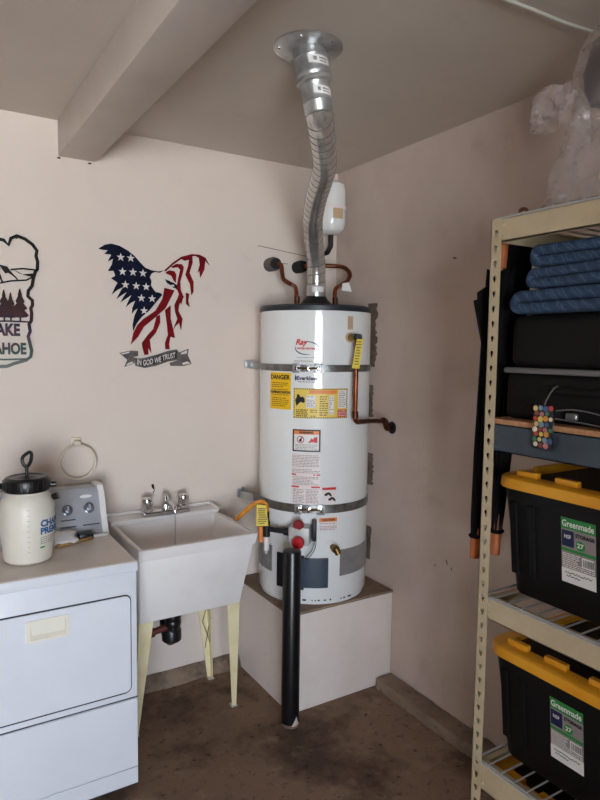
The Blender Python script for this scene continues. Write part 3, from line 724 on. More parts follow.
hd = fr_.add(fv, ff).build('door_pull', 'pull_cream', door)
MB().box(-1.636, -1.521, YD-.0062, YD-.0042, .648, .707).build('pull_recess', 'pull_shade', door)
MB().hexa([(-1.630, YD-.016, .668), (-1.527, YD-.016, .668), (-1.527, YD-.006, .668), (-1.630, YD-.006, .668), (-1.632, YD-.010, .706), (-1.525, YD-.010, .706), (-1.525, YD-.005, .706), (-1.632, YD-.005, .706)]).build('pull_lip', 'pull_cream', door)
cprof = [(-.275, .857), (-.262, .875), (-.200, 1.012), (-.180, 1.028), (-.09, 1.024), (-.075, .857)]
cs = MB().prism(cprof, 'x', X0+.02, X1-.018).build('console', 'console_grey', dr)
cp2 = [(-.283, .857), (-.268, .878), (-.212, 1.01), (-.190, 1.036), (-.165, 1.041), (-.08, 1.032), (-.066, .857)]
MB().prism(cp2, 'x', X1-.020, X1+.002).build('console_end_cap', 'plastic_white', cs)
MB().prism(cp2, 'x', X0-.002, X0+.020).build('console_end_cap', 'plastic_white', cs)
nrm_ = Vector((0, -.137, -.0)).normalized(); slope = Vector((0, -.062, .137)); nv = Vector((0, -.911, .412)).normalized()
rotc = nv.to_track_quat('Z', 'Y').to_matrix()
def on_console(x, t): return Vector((x, -.262+.062*t, .875+.137*t))
for x in (-1.428, -1.345):
    kn = MB().lathe([(.021, 0), (.021, .004), (.016, .006), (.014, .018), (.011, .02)], on_console(x, .58), 24, rot=rotc).build('knob', 'knob_grey', cs)
    MB().box(-.003, .003, -.013, .013, .018, .024, .001, 1).map(lambda p: rotc @ p+on_console(x, .58)).build('knob_grip', 'console_grey', kn)
ov = [(rotc @ Vector((.024*math.cos(a), .007*math.sin(a), .0012)))+on_console(-1.352, .9) for a in [2*PI*k/20 for k in range(20)]]
MB().add(ov, [tuple(range(20))]).build('badge', 'plastic_white', cs)
mb = MB()
for x0, x1, t in ((-1.46, -1.40, .12), (-1.375, -1.31, .12), (-1.455, -1.40, .3)):
    mb.add([on_console(x, tt)+nv*.001 for x, tt in ((x0, t), (x1, t), (x1, t+.035), (x0, t+.035))], [(0, 1, 2, 3)])
mb.build('console_print', 'console_print', cs)

# things lying on the dryer
ZT = .8575
cl = MB()
random.seed(4)
v = []
for i in range(7):
    for j in range(6):
        v.append((-1.505+.085*i/6+.006*math.sin(j*2), -.375+.085*j/5, ZT+.004+.010*abs(math.sin(i*1.3+j))+(.022*j/5)))
f = [(i*6+j, (i+1)*6+j, (i+1)*6+j+1, i*6+j+1) for i in range(6) for j in range(5)]
o_ = cl.add(v, f, True).build('crumpled_cloth', 'paper_white', origin=(-1.445, -.28, ZT)); sol = o_.modifiers.new('thickness', 'SOLIDIFY'); sol.thickness = .004; sol.offset = 1
tag(o_, 'crumpled white cloth behind the sprayer on the dryer', 'cloth')
tag(MB().box(-1.405, -1.352, -.335, -.283, ZT, ZT+.022, .004, 2).build('black_clip', 'black_abs', origin=(-1.38, -.31, ZT)), 'small black clip lying before the dryer console', 'clip')
tag(MB().box(-1.352, -1.292, -.316, -.296, ZT, ZT+.008, .002, 1).build('plastic_strip', 'plastic_white', origin=(-1.32, -.30, ZT)), 'white plastic strip on the dryer below the knobs', 'strip')
stk = MB().tube([(-1.50, -.388, ZT+.006), (-1.43, -.36, ZT+.006), (-1.36, -.335, ZT+.006)], [.006, .005, .006], 8)
tag(stk.build('wooden_stick', 'stick_wood', origin=(-1.43, -.36, ZT)), 'thin wooden stick lying on the dryer top', 'stick')
MBc = MB().tube([(-1.312, -.40, ZT), (-1.312, -.40, ZT+.003)], [.008, .004], 10)
tag(MBc.build('rubber_bumper', 'ring_cream', origin=(-1.312, -.40, ZT)), 'tiny round stud on the dryer top near the sink', 'stud')

# pump sprayer
sx_, sy_ = -1.606, -.466
sp = thing('pump_sprayer', 'translucent white pump sprayer with black lid on the dryer', 'sprayer', (sx_, sy_, ZT))
body = []
for r, z in [(.05, 0), (.068, .001), (.078, .010), (.081, .03), (.084, .06), (.0885, .10), (.090, .15), (.0885, .19), (.083, .215), (.074, .232), (.066, .24), (.066, .252)]: body.append((r, ZT+z))
bmb = MB().lathe(body, (sx_, sy_, 0), 48)
def notch(p):   # moulded foot recess at the lower right
    a = math.atan2(p.y-sy_, p.x-sx_); z = p.z-ZT
    if z < .06 and abs(a-.05) < .55: k = 1-.16*(1-z/.06)*math.cos((a-.05)/.55*PI/2); return Vector((sx_+(p.x-sx_)*k, sy_+(p.y-sy_)*k, p.z))
    return p
bo = bmb.map(notch).build('bottle', 'sprayer_body', sp)
MB().lathe([(.060, ZT+.244), (.071, ZT+.246), (.074, ZT+.252), (.0745, ZT+.285), (.070, ZT+.292), (.062, ZT+.295), (.058, ZT+.292), (.03, ZT+.292), (.02, ZT+.297)], (sx_, sy_, 0), 40).build('screw_lid', 'black_abs', sp)
mb = MB()
for k in range(26):
    a = 2*PI*k/26; mb.box(-.0015, .0025, -.004, .004, 0, .032).map(lambda p: p) if False else None
    c, s_ = math.cos(a), math.sin(a); q = MB().box(.074, .0775, -.003, .003, ZT+.254, ZT+.284)
    mb.add([(sx_+p[0]*c-p[1]*s_, sy_+p[0]*s_+p[1]*c, p[2]) for p in q.v], q.f)
mb.build('lid_ribs', 'black_abs', sp)
hdl = MB().tube([(sx_, sy_, ZT+.29), (sx_, sy_, ZT+.335)], .0055, 10)
hdl.tube(smoothpath([(sx_, sy_, ZT+.325), (sx_-.010, sy_+.005, ZT+.338), (sx_-.011, sy_+.006, ZT+.360), (sx_+.009, sy_-.003, ZT+.378), (sx_+.016, sy_-.006, ZT+.368), (sx_+.011, sy_-.005, ZT+.342), (sx_, sy_, ZT+.325)], 6), .006, 8)
hdl.build('pump_handle', 'black_abs', sp)
MB().tube([(sx_+.06, sy_-.01, ZT+.262), (sx_+.092, sy_-.02, ZT+.262)], [.012, .009], 10).build('hose_outlet', 'black_abs', sp)
MB().tube([(sx_+.072, sy_-.02, ZT+.215), (sx_+.096, sy_-.032, ZT+.224)], [.010, .013], 10).build('wand_clip', 'black_abs', sp)
MB().tube(smoothpath([(sx_-.05, sy_+.06, ZT+.25), (sx_-.10, sy_+.03, ZT+.26), (sx_-.125, sy_-.02, ZT+.22), (sx_-.12, sy_-.03, ZT+.12), (sx_-.115, sy_-.02, ZT+.03), (sx_-.14, sy_+.02, ZT+.012), (sx_-.20, sy_+.03, ZT+.012)], 8), .011, 10).build('hose', 'black_abs', sp)
def on_bottle(u, z, off=.0012):   # u: arc length to the right from the bottle side that faces the room
    zr = z-ZT; rr = .0885+(.0015 if .1 < zr < .19 else 0)
    for i in range(len(body)-1):
        if body[i][1] <= z <= body[i+1][1]: t = (z-body[i][1])/(body[i+1][1]-body[i][1]); rr = body[i][0]+(body[i+1][0]-body[i][0])*t
    a = math.radians(-62)+u/.09; return Vector((sx_+(rr+off)*math.cos(a), sy_+(rr+off)*math.sin(a), z))
for s_, z, sz in (('CHAPIN', ZT+.132, .030), ('PREMIER', ZT+.106, .030)):
    v, f, w_ = text2d(s_, sz, bold=.0015)
    MB().add([on_bottle(p[0]-.016, z+p[1]) for p in v], f).build('lettering', 'ink_blue', bo)
mb = MB(); rnd = random.Random(3)
for r in range(4):
    u = -.016; z = ZT+.094-r*.007
    while u < .05-.008*r:
        wd = rnd.uniform(.004, .012); mb.add([on_bottle(u, z), on_bottle(u+wd, z), on_bottle(u+wd, z+.003), on_bottle(u, z+.003)], [(0, 1, 2, 3)]); u += wd+.002
mb.build('small_print', 'ink_grey', bo)
mb = MB().add([on_bottle(-.016, ZT+.058), on_bottle(.002, ZT+.058), on_bottle(.002, ZT+.064), on_bottle(-.016, ZT+.064)], [(0, 1, 2, 3)]); mb.build('green_mark', 'ink_green', bo)
mb = MB()
for k in range(9):
    z = ZT+.05+k*.018; mb.add([on_bottle(-.06, z), on_bottle(-.05, z), on_bottle(-.05, z+.0012), on_bottle(-.06, z+.0012)], [(0, 1, 2, 3)])
mb.build('gauge_marks', 'ink_grey', bo)

# towel ring
tr = thing('towel_ring', 'cream towel ring mounted on the wall above the dryer console', 'towel ring', (-1.343, 0, 1.19))
MB().box(-1.366, -1.320, -.010, 0, 1.172, 1.212, .004, 2).build('back_plate', 'ring_cream', tr)
mb = MB().box(-1.356, -1.330, -.04, -.009, 1.178, 1.20, .004, 2); mb.build('holder', 'ring_cream', tr)
MB().tube(arc((-1.343, -.032, 1.108), .073, 0, 2*PI, 48)[:-1], .0058, 10, closed=True).build('ring', 'ring_cream', tr)

# ================================================================== LAUNDRY SINK
sk = thing('laundry_sink', 'white plastic laundry sink on cream tapered legs', 'sink', (-.975, -.24, 0))
zt, zb = .832, .505
def ring4(x0, x1, y0, y1, z): return [(x0, y0, z), (x1, y0, z), (x1, y1, z), (x0, y1, z)]
a_ = ring4(-1.197, -.757, -.405, -.035, zb); b_ = ring4(-1.222, -.727, -.492, -.004, zt)
c_ = ring4(-1.206, -.743, -.476, -.105, zt); d_ = ring4(-1.176, -.778, -.395, -.115, zb+.025)
v = a_+b_+c_+d_
f = [(3, 2, 1, 0), (12, 13, 14, 15)]
for k in range(4):
    k2 = (k+1) % 4; f += [(k, k2, 4+k2, 4+k), (4+k, 4+k2, 8+k2, 8+k), (8+k, 8+k2, 12+k2, 12+k)]
bm = bmesh.new(); vs = [bm.verts.new(p) for p in v]
for q in f: bm.faces.new([vs[i] for i in q])
bmesh.ops.bevel(bm, geom=list(bm.edges), offset=.006, segments=3, profile=.5, affect='EDGES')
basin = MB().bm(bm).build('basin', 'sink_plastic', sk)
# rolled rim and raised back ledge
rim = MB()
t0 = .785; k0 = (zt-t0)/(zt-zb)
L0 = lambda a, b, k: tuple(b[i]+(a[i]-b[i])*k for i in range(3))
lowr = [L0(a_[i], b_[i], k0) for i in range(4)]
def outset(p, e): return (p[0]+(e if p[0] > -.97 else -e), p[1]+(-e if p[1] < -.2 else 0), p[2])
rim.add([outset(p, .001) for p in lowr]+[outset(p, .005) for p in lowr]+[outset(p, .006) for p in b_], [(4, 5, 9, 8), (5, 6, 10, 9), (7, 4, 8, 11), (0, 1, 5, 4), (1, 2, 6, 5), (3, 0, 4, 7)])
rim.build('rim', 'sink_plastic', sk)
MB().box(-1.226, -.722, -.108, -.002, .828, .850, .006, 3).build('back_ledge', 'sink_plastic', sk)
lip = MB().tube(smoothpath([(-1.222, -.012, .856), (-.98, -.010, .857), (-.745, -.012, .856), (-.727, -.022, .855), (-.724, -.05, .852), (-.722, -.10, .846)], 6), .007, 8)
lip.build('splash_lip', 'sink_plastic', sk)
def leg(x, y, xt, yt):
    # folded sheet-metal leg: tapers from top to foot, open channel behind
    mb = MB(); sx = 1 if x > -.97 else -1; sy = -1 if y < -.2 else 1
    W0, W1, t = .058, .021, .003
    for (bx, by, tx, ty) in (((-sx*1, 0), (0, 0), (-sx*1, 0), (0, 0)),): pass
    P = lambda w_, d, X, Y, z: [(X, Y, z), (X-sx*w_, Y, z), (X-sx*w_, Y-sy*t, z), (X-sx*t, Y-sy*t, z), (X-sx*t, Y-sy*d, z), (X, Y-sy*d, z)]
    lo, hi = P(W1, W1, x, y, .004), P(W0, W0, xt, yt, .512)
    mb.add(lo+hi, [(0, 1, 2, 3, 4, 5), (11, 10, 9, 8, 7, 6)]+[(i, (i+1) % 6, 6+(i+1) % 6, 6+i) for i in range(6)])
    o = mb.build('leg', 'leg_cream', sk)
    MB().box(x-sx*.024, x+sx*.004, y-sy*.026, y+sy*.004, 0, .006).build('foot', 'rack_wire', o)
    return o
leg(-.739, -.338, -.757, -.402); l2 = leg(-.735, -.050, -.765, -.045); leg(-1.205, -.335, -1.197, -.402); l4 = leg(-1.205, -.050, -1.190, -.045)
for l_, sx, xb in ((l2, 1, -.735), (l4, -1, -1.205)):
    mb = MB()
    for z0, z1 in ((.16, .30), (.30, .44)):
        w0, w1 = (.021+.037*z0/.5)*.95, (.021+.037*z1/.5)*.95
        mb.tube([(xb-sx*.004, -.064, z0), (xb-sx*w1-sx*.012, -.064, z1)], .0015, 5); mb.tube([(xb-sx*w0-sx*.008, -.064, z0), (xb-sx*.012, -.064, z1)], .0015, 5)
    mb.build('lattice', 'iron_black', l_)
# faucet
fc = MB().box(-1.082, -.864, -.107, -.052, .850, .872, .006, 3).build('faucet', 'chrome', sk)
for x in (-1.058, -.888):
    MB().lathe([(.024, .870), (.024, .882), (.019, .888), (.023, .900), (.026, .918), (.022, .930), (.007, .934)], (x, -.08, 0), 20).build('tap_handle', 'chrome', fc)
MB().lathe([(.018, .868), (.018, .895), (.014, .905), (.014, .93), (.010, .936), (.004, .938)], (-.973, -.08, 0), 20).build('spout_hub', 'chrome', fc)
MB().tube(smoothpath([(-.973, -.08, .895), (-.973, -.11, .908), (-.973, -.16, .909), (-.973, -.195, .900), (-.973, -.202, .882)], 6), .0105, 12).build('spout', 'chrome', fc)
MB().tube([(-.973, -.202, .885), (-.973, -.202, .54)], .0022, 6).build('water_thread', 'chrome', fc)
# drain trap
trp = MB().tube(smoothpath([(-.985, -.20, .512), (-.985, -.20, .40), (-.985, -.20, .345), (-.985, -.175, .302), (-.985, -.135, .302), (-.985, -.11, .335), (-.985, -.10, .37), (-.985, -.06, .385), (-.985, 0, .385)], 7), .026, 16).build('drain_trap', 'black_abs', sk)
for z in (.405, .375): MB().lathe([(.034, z), (.036, z+.006), (.036, z+.026), (.033, z+.03)], (-.985, -.20, 0), 18).build('slip_nut', 'black_abs', trp)
MB().lathe([(.036, .30), (.043, .306), (.043, .35), (.036, .366)], (-.985, -.185, 0), 18).build('trap_body', 'black_abs', trp)
MB().tube([(-1.01, -.195, .372), (-1.075, -.195, .362)], [.016, .014], 14).build('side_arm', 'red_brown', trp)
MB().tube([(-1.07, -.195, .363), (-1.092, -.195, .36)], .021, 14).build('arm_cap', 'red_brown', trp)

# ================================================================== WALL ART
EB = [(-250, 237), (-224, 256), (-195, 264), (-160, 258), (-125, 242), (-95, 221), (-68, 193), (-46, 173), (-18, 164), (14, 161), (42, 168), (21, 156), (0, 158), (-17, 150), (-26, 133), (-18, 116), (-21, 98), (-10, 81), (0, 69), (22, 66), (32, 58), (4, 25), (-29, -15), (-65, -46), (-88, -76), (-102, -109), (-105, -81), (-96, -41), (-81, -8), (-96, -17), (-108, -33), (-105, -6), (-92, 25), (-112, 15), (-135, -5), (-120, 28), (-108, 50), (-132, 33), (-158, 15), (-141, 44), (-129, 62), (-149, 48), (-176, 28), (-158, 61), (-146, 81), (-171, 68), (-195, 46), (-181, 79), (-169, 99), (-198, 116), (-179, 128), (-186, 149), (-211, 146), (-194, 174), (-188, 200), (-211, 186), (-195, 217), (-225, 218), (-210, 234), (-231, 234)]
ER = [[(42, 168), (80, 205), (123, 236), (172, 252), (211, 253), (241, 242), (262, 209), (241, 228), (236, 186), (216, 147), (211, 179), (203, 169), (213, 207), (209, 238), (192, 245), (162, 241), (118, 222), (80, 194), (49, 164)], [(49, 161), (66, 170), (89, 168), (98, 153), (96, 116), (87, 123), (75, 146), (49, 156)], [(73, 187), (99, 202), (125, 202), (134, 190), (131, 169), (117, 122), (119, 86), (132, 55), (121, 18), (111, 63), (99, 96), (108, 140), (117, 177), (106, 187), (83, 182)], [(125, 225), (157, 242), (176, 242), (177, 213), (162, 166), (182, 126), (181, 80), (172, 64), (164, 116), (142, 156), (156, 198), (160, 225), (139, 219)], [(42, 90), (89, 81), (79, 61), (46, -2), (-1, -44), (-55, -89), (-80, -132), (-114, -168), (-102, -116), (-84, -81), (-56, -53), (-1, -15), (32, 40)], [(4, -40), (20, -32), (21, -68), (0, -114), (-28, -146), (-21, -204), (-35, -182), (-35, -212), (-53, -214), (-62, -178), (-64, -160), (-37, -124), (-11, -96), (-1, -60)], [(44, -10), (70, 13), (70, -48), (84, -103), (90, -135), (69, -130), (62, -163), (65, -187), (45, -187), (43, -158), (57, -122), (53, -76)], [(113, 72), (134, 55), (111, 17), (107, -10), (127, -46), (120, -97), (111, -65), (95, -79), (82, -98), (103, -47), (92, -16), (89, 16), (103, 44)], [(144, 74), (160, 69), (155, 38), (162, 10), (145, 23)]]
EEYE = [(45, 129), (67, 122), (91, 109), (71, 104), (54, 113)]
EBEAK = [(79, 119), (99, 107), (106, 79), (96, 91), (79, 95), (90, 101)]
ESTAR = [(-155, 209), (-111, 209), (-148, 148), (-102, 149), (-57, 148), (-136, 92), (-88, 90), (-43, 89), (-65, 38), (-16, 38), (-53, -17)]
EBAND = [(-103, -225), (-80, -230), (-53, -227), (7, -211), (55, -195), (98, -187), (107, -199), (106, -236), (59, -242), (-2, -263), (-53, -272), (-94, -263)]
ELT = [(-165, -206), (-116, -195), (-82, -196), (-82, -218), (-103, -223), (-99, -250), (-144, -267), (-130, -236)]
ERT = [(107, -203), (157, -184), (152, -212), (171, -254), (132, -264), (69, -263), (64, -250), (107, -236)]
ea = thing('eagle_wall_art', 'metal eagle wall art painted as a flag with a motto ribbon', 'wall art', (-.99, 0, 1.78))
def art(pts, y0, y1, o=(-.99, 1.78)): return MB().prism([(o[0]+p[0]/1000, o[1]+p[1]/1000) for p in pts], 'y', y0, y1)
art(EB, -.008, -.005).build('blue_wing', 'art_navy', ea)
for i_, r in enumerate(ER): art(r, -.008-.0003*i_, -.005-.0001*i_).build('red_stripe', 'art_red', ea)
art(EEYE, -.0085, -.005).build('eye_brow', 'art_navy', ea); art(EBEAK, -.0085, -.005).build('beak', 'art_navy', ea)
star = []
for k in range(10):
    r = 18.5 if k % 2 == 0 else 7.5; a = PI/2+k*PI/5; star.append((r*math.cos(a), r*math.sin(a)))
for sx, sz in ESTAR: art([(sx+p[0], sz+p[1]) for p in star], -.0095, -.0078).build('star', 'art_pale', ea)
# pale inset stripes of the left tail, ribbon with motto
rb = art(EBAND, -.012, -.008).build('ribbon', 'art_grey', ea)
def shrink(pts, k):
    cx = sum(p[0] for p in pts)/len(pts); cz = sum(p[1] for p in pts)/len(pts); return pts, cx, cz
inner = [(-94, -233), (-53, -236), (7, -220), (55, -204), (97, -196), (98, -228), (56, -234), (-4, -254), (-53, -263), (-88, -256)]
art(inner, -.0128, -.0118).build('ribbon_field', 'ink_black', rb)
v, f, w_ = text2d('IN GOD WE TRUST', .030, bold=.0006); k = .178/w_
ctrl = [(-92, -245), (-53, -249), (2, -237), (57, -219), (102, -212)]
def ribz(x):
    for (xa, za), (xb, zb_) in zip(ctrl, ctrl[1:]):
        if x <= xb: t = (x-xa)/(xb-xa); t = t*t*(3-2*t)*.5+t*.5; return za+(zb_-za)*t
    return ctrl[-1][1]
q = []
for p in v:
    X = -88+p[0]*k*1000; q.append((-.99+X/1000, -.0136, 1.78+ribz(X)/1000+(p[1]-.011)*1.15))
MB().add(q, f).build('motto', 'art_pale', rb)
art(ELT, -.010, -.006).build('ribbon_tail', 'art_grey', ea); art(ERT, -.010, -.006).build('ribbon_tail', 'art_grey', ea)
mb = MB()
for pts in ([(-160, -208), (-118, -198), (-124, -206), (-150, -212)], [(-138, -262), (-105, -250), (-108, -243), (-128, -250)], [(150, -190), (118, -203), (120, -210), (146, -206)], [(166, -252), (128, -258), (124, -250), (150, -242)]):
    m_ = art(pts, -.0108, -.0098); mb.add(m_.v, m_.f)
mb.build('ribbon_highlight', 'art_pale', ea)
for x, z in ((-.15, .18), (-.09, .10), (0, -.235)): MB().tube([(-.99+x, 0, 1.78+z), (-.99+x, -.006, 1.78+z)], .004, 8).build('standoff', 'ink_black', ea)

TO = [(20, 219), (29, 246), (51, 258), (80, 249), (109, 229), (125, 206), (121, 185), (127, 161), (125, 130), (117, 121), (109, 93), (104, 64), (89, 42), (87, 21), (104, 4), (104, -14), (97, -28), (100, -49), (98, -78), (89, -92), (93, -120), (85, -142), (91, -170), (97, -199), (93, -224), (76, -238), (30, -252), (4, -263), (-22, -264), (-50, -259), (-75, -249), (-90, -235), (-86, -201), (-79, -166), (-84, -132), (-77, -97), (-85, -57), (-90, -2), (-84, 45), (-91, 92), (-85, 147), (-73, 195), (-54, 230), (-22, 240), (3, 236)]
TLINES = [[(25, 123), (71, 130), (125, 128)], [(-83, -87), (8, -82), (99, -83)], [(-14, 67), (24, 78), (83, 85), (106, 99)], [(-86, 106), (-50, 117), (-12, 136)], [(-90, -235), (5, -236), (76, -233)]]
TMT = [[(-15, 139), (13, 134), (26, 115), (50, 89), (53, 80), (31, 100), (16, 110), (6, 106), (-6, 122)], [(32, 125), (70, 107), (107, 114), (106, 99), (83, 103), (57, 110)], [(-15, 139), (-32, 120), (-57, 93), (-51, 94), (-26, 111), (-13, 122)], [(-13, 105), (-5, 78), (0, 73), (-9, 72), (-16, 87)]]
TTREE = [[(1, 40), (-2, -81)], [(25, 30), (22, -80)], [(59, 47), (57, -80)], [(-31, 32), (-33, -82)], [(-58, 37), (-61, -83)]]
ts = thing('lake_wall_art', 'cut steel lake outline sign with mountains, trees and lettering', 'wall art', (-1.61, 0, 1.78))
TP = lambda p: Vector((-1.61+p[0]/1000, -.006, 1.78+p[1]/1000))
def ribbon_loop(pts, hw, closed, y0=-.0085, y1=-.0055):
    P = [TP(p) for p in pts]; n = len(P); v = []
    for i in range(n):
        t = (P[(i+1) % n]-P[i-1]) if closed else (P[min(i+1, n-1)]-P[max(i-1, 0)]); t.normalize(); nn = Vector((-t.z, 0, t.x))
        for s_ in (-hw, hw):
            for y in (y0, y1): q = P[i]+nn*s_; v.append((q.x, y, q.z))
    f = []
    for i in range(n if closed else n-1):
        a, b = 4*i, 4*((i+1) % n); f += [(a, b, b+2, a+2), (a+1, a+3, b+3, b+1), (a, a+1, b+1, b), (a+2, b+2, b+3, a+3)]
    if not closed: f += [(0, 2, 3, 1), (4*n-4, 4*n-3, 4*n-1, 4*n-2)]
    return MB().add(v, f)
ribbon_loop([(p.x, p.z) for p in [Vector(((q[0]), 0, q[1])) for q in TO]], .0065, True).build('outline', 'tinted_steel', ts)
for l_ in TLINES: ribbon_loop(l_, .0032, False).build('shore_line', 'tinted_steel', ts)
for l_ in TMT: MB().prism([(-1.61+p[0]/1000, 1.78+p[1]/1000) for p in l_], 'y', -.0085, -.0055).build('mountain', 'tinted_steel', ts)
random.seed(9)
for ti_, ((tx, tz), (bx, bz)) in enumerate(TTREE):
    L_, R_ = [], []; m_ = 9; h = tz-bz; wd = h*.30
    for i in range(m_):
        t = i/(m_-1); z = tz-h*.88*t; ww = 2+wd*t*(1 if i % 2 else .55)*random.uniform(.85, 1.1)
        L_.append((bx-ww, z-(6 if i % 2 else 0))); R_.append((bx+ww, z-(6 if i % 2 else 0)))
    poly = [(tx, tz+4)]+R_+[(bx+3, bz+h*.1), (bx+3, bz), (bx-3, bz), (bx-3, bz+h*.1)]+L_[::-1]
    MB().prism([(-1.61+p[0]/1000, 1.78+p[1]/1000) for p in poly], 'y', -.0089-.0004*ti_, -.0052+.0003*ti_).build('pine_tree', 'tinted_steel', ts)
for s_, x0, x1, z0, hh in (('LAKE', -55, 55, -141, .050), ('TAHOE', -71, 77, -216, .049)):
    v, f, w_ = text2d(s_, .07, bold=.003); hmax = max(p[1] for p in v); kx = (x1-x0)/1000/w_; kz = hh/hmax
    MB().add([(-1.61+x0/1000+p[0]*kx, -.0085, 1.78+z0/1000+p[1]*kz) for p in v], f).build('lettering', 'tinted_steel', ts)
for x, z in ((.05, .25), (-.05, -.255), (.095, -.2)): MB().tube([(-1.61+x, 0, 1.78+z), (-1.61+x, -.006, 1.78+z)], .004, 8).build('standoff', 'ink_black', ts)

# ================================================================== BOLLARD, BOARD, CABLE
bl = thing('steel_bollard', 'black painted steel bollard standing before the heater plinth', 'bollard', (-.601, -.578, 0))
MB().lathe([(.0385, .012), (.0385, .755), (.036, .761), (.03, .763), (.001, .764)], (-.601, -.578, 0), 32).build('post', 'bollard_black', bl)
MB().lathe([(.0392, 0), (.0388, .014)], (-.601, -.578, 0), 32).build('worn_foot', 'concrete_floor', bl)
chip = []
for k in range(12):
    a = math.radians(-110+k*6); z = .014+.05*math.exp(-((k-5)/2.6)**2)*random.uniform(.6, 1); chip += [(-.601+.0390*math.cos(a), -.578+.0390*math.sin(a), .01), (-.601+.0390*math.cos(a), -.578+.0390*math.sin(a), z)]
MB().add(chip, [(2*k, 2*k+2, 2*k+3, 2*k+1) for k in range(11)]).build('paint_chip', 'chipped_paint', bl)

bw = MB(); random.seed(2); m_ = 46; v = []
for i in range(m_+1):
    y = -.534-i*(1.52-.534)/m_; j = lambda a: random.uniform(-a, a)
    v += [(-.104+j(.004), y, 0), (-.102+j(.003), y, .032+j(.005)), (-.094+j(.003), y, .042+j(.003)), (-.055, y, .045+j(.002)), (-.006, y, .044+j(.003)), (-.004, y, .03), (-.004, y, 0)]
f = [(i*7+k, i*7+k+1, (i+1)*7+k+1, (i+1)*7+k) for i in range(m_) for k in range(6)]+[tuple(range(7)), tuple(reversed(range(m_*7, m_*7+7)))]
tag(bw.add(v, f).build('weathered_board', 'old_board', origin=(-.055, -1.0, 0)), 'weathered rough timber board on the floor along the right wall', 'board')

cb = thing('ceiling_cable', 'white cable running under the ceiling above the storage rack', 'cable', (-.4, -1.62, 2.50))
MB().tube(smoothpath([(-1.7, -1.47, 2.513), (-1.1, -1.555, 2.511), (-.582, -1.603, 2.508), (-.40, -1.618, 2.503), (-.238, -1.632, 2.504), (0, -1.65, 2.510)], 8), .0045, 10).build('cable_run', 'cable_white', cb)
for x, y in ((-1.1, -1.555), (-.05, -1.647)): MB().box(x-.008, x+.008, y-.012, y+.012, 2.509, 2.519, .002, 1).build('cable_clip', 'plastic_white', cb)

# ================================================================== STORAGE RACK
RX0, RX1, RY0, RY1, RH = -.542, -.030, -1.534, -2.80, 1.966      # front / wall side, far end / near end
rk = thing('storage_rack', 'cream steel boltless storage rack with wire decks against the right wall', 'rack', (-.286, -2.167, 0))
PW, PT, PITCH = .036, .0022, .0415
def slotted_plate(h):
    """plate in (u,z), u 0..PW, with keyhole slots; built solid with real holes, thickness PT along -w"""
    mb = MB(); n = int(h/PITCH); hole = []
    for a in range(8):
        t = PI/2+2*PI*a/8
        hole.append((.0072*math.cos(t)*(1 if math.sin(t) > -.1 else .6), .0068*math.sin(t)*(1.0 if math.sin(t) > 0 else 2.2)))
    for i in range(n):
        z0 = i*PITCH; z1 = z0+PITCH if i < n-1 else h; zc = z0+PITCH/2; cu = PW/2
        out = [(cu, z1), (0, z1), (0, zc), (0, z0), (cu, z0), (PW, z0), (PW, zc), (PW, z1)]
        ho = [(cu+p[0], zc+p[1]) for p in hole]
        v = [(u, 0, z) for u, z in out]+[(u, 0, z) for u, z in ho]+[(u, PT, z) for u, z in out]+[(u, PT, z) for u, z in ho]
        f = []
        for k in range(8):
            k2 = (k+1) % 8; f += [(k, k2, 8+k2, 8+k), (16+k, 24+k, 24+k2, 16+k2), (8+k, 8+k2, 24+k2, 24+k)]
        f += [(1, 2, 18, 17), (2, 3, 19, 18), (5, 6, 22, 21), (6, 7, 23, 22)]
        if i == n-1: f.append((0, 1, 17, 16)); f.append((7, 0, 16, 23))
        mb.add(v, f)
    return mb
for x, y, dx, dy in ((RX0, RY0, 1, -1), (RX1, RY0, -1, -1), (RX0, RY1, 1, 1), (RX1, RY1, -1, 1)):
    sl = slotted_plate(RH); mb = MB()
    mb.add([(x+dx*p[1], y+dy*p[0], p[2]) for p in sl.v], sl.f)         # face along y
    mb.add([(x+dx*p[0], y+dy*p[1], p[2]) for p in sl.v], sl.f)         # face along x
    po_ = mb.build('post', 'rack_cream', rk)
    MB().box(x-dx*.004, x+dx*.04, y-dy*.004, y+dy*.04, 0, .012, .002, 1).build('foot_cap', 'black_abs', po_)
levels = [(1.903, 1.966, 'rack_cream', 'wire'), (1.322, 1.399, 'rack_slate', 'board'), (.831, .893, 'rack_cream', 'wire'), (.313, .392, 'rack_cream', 'wire')]
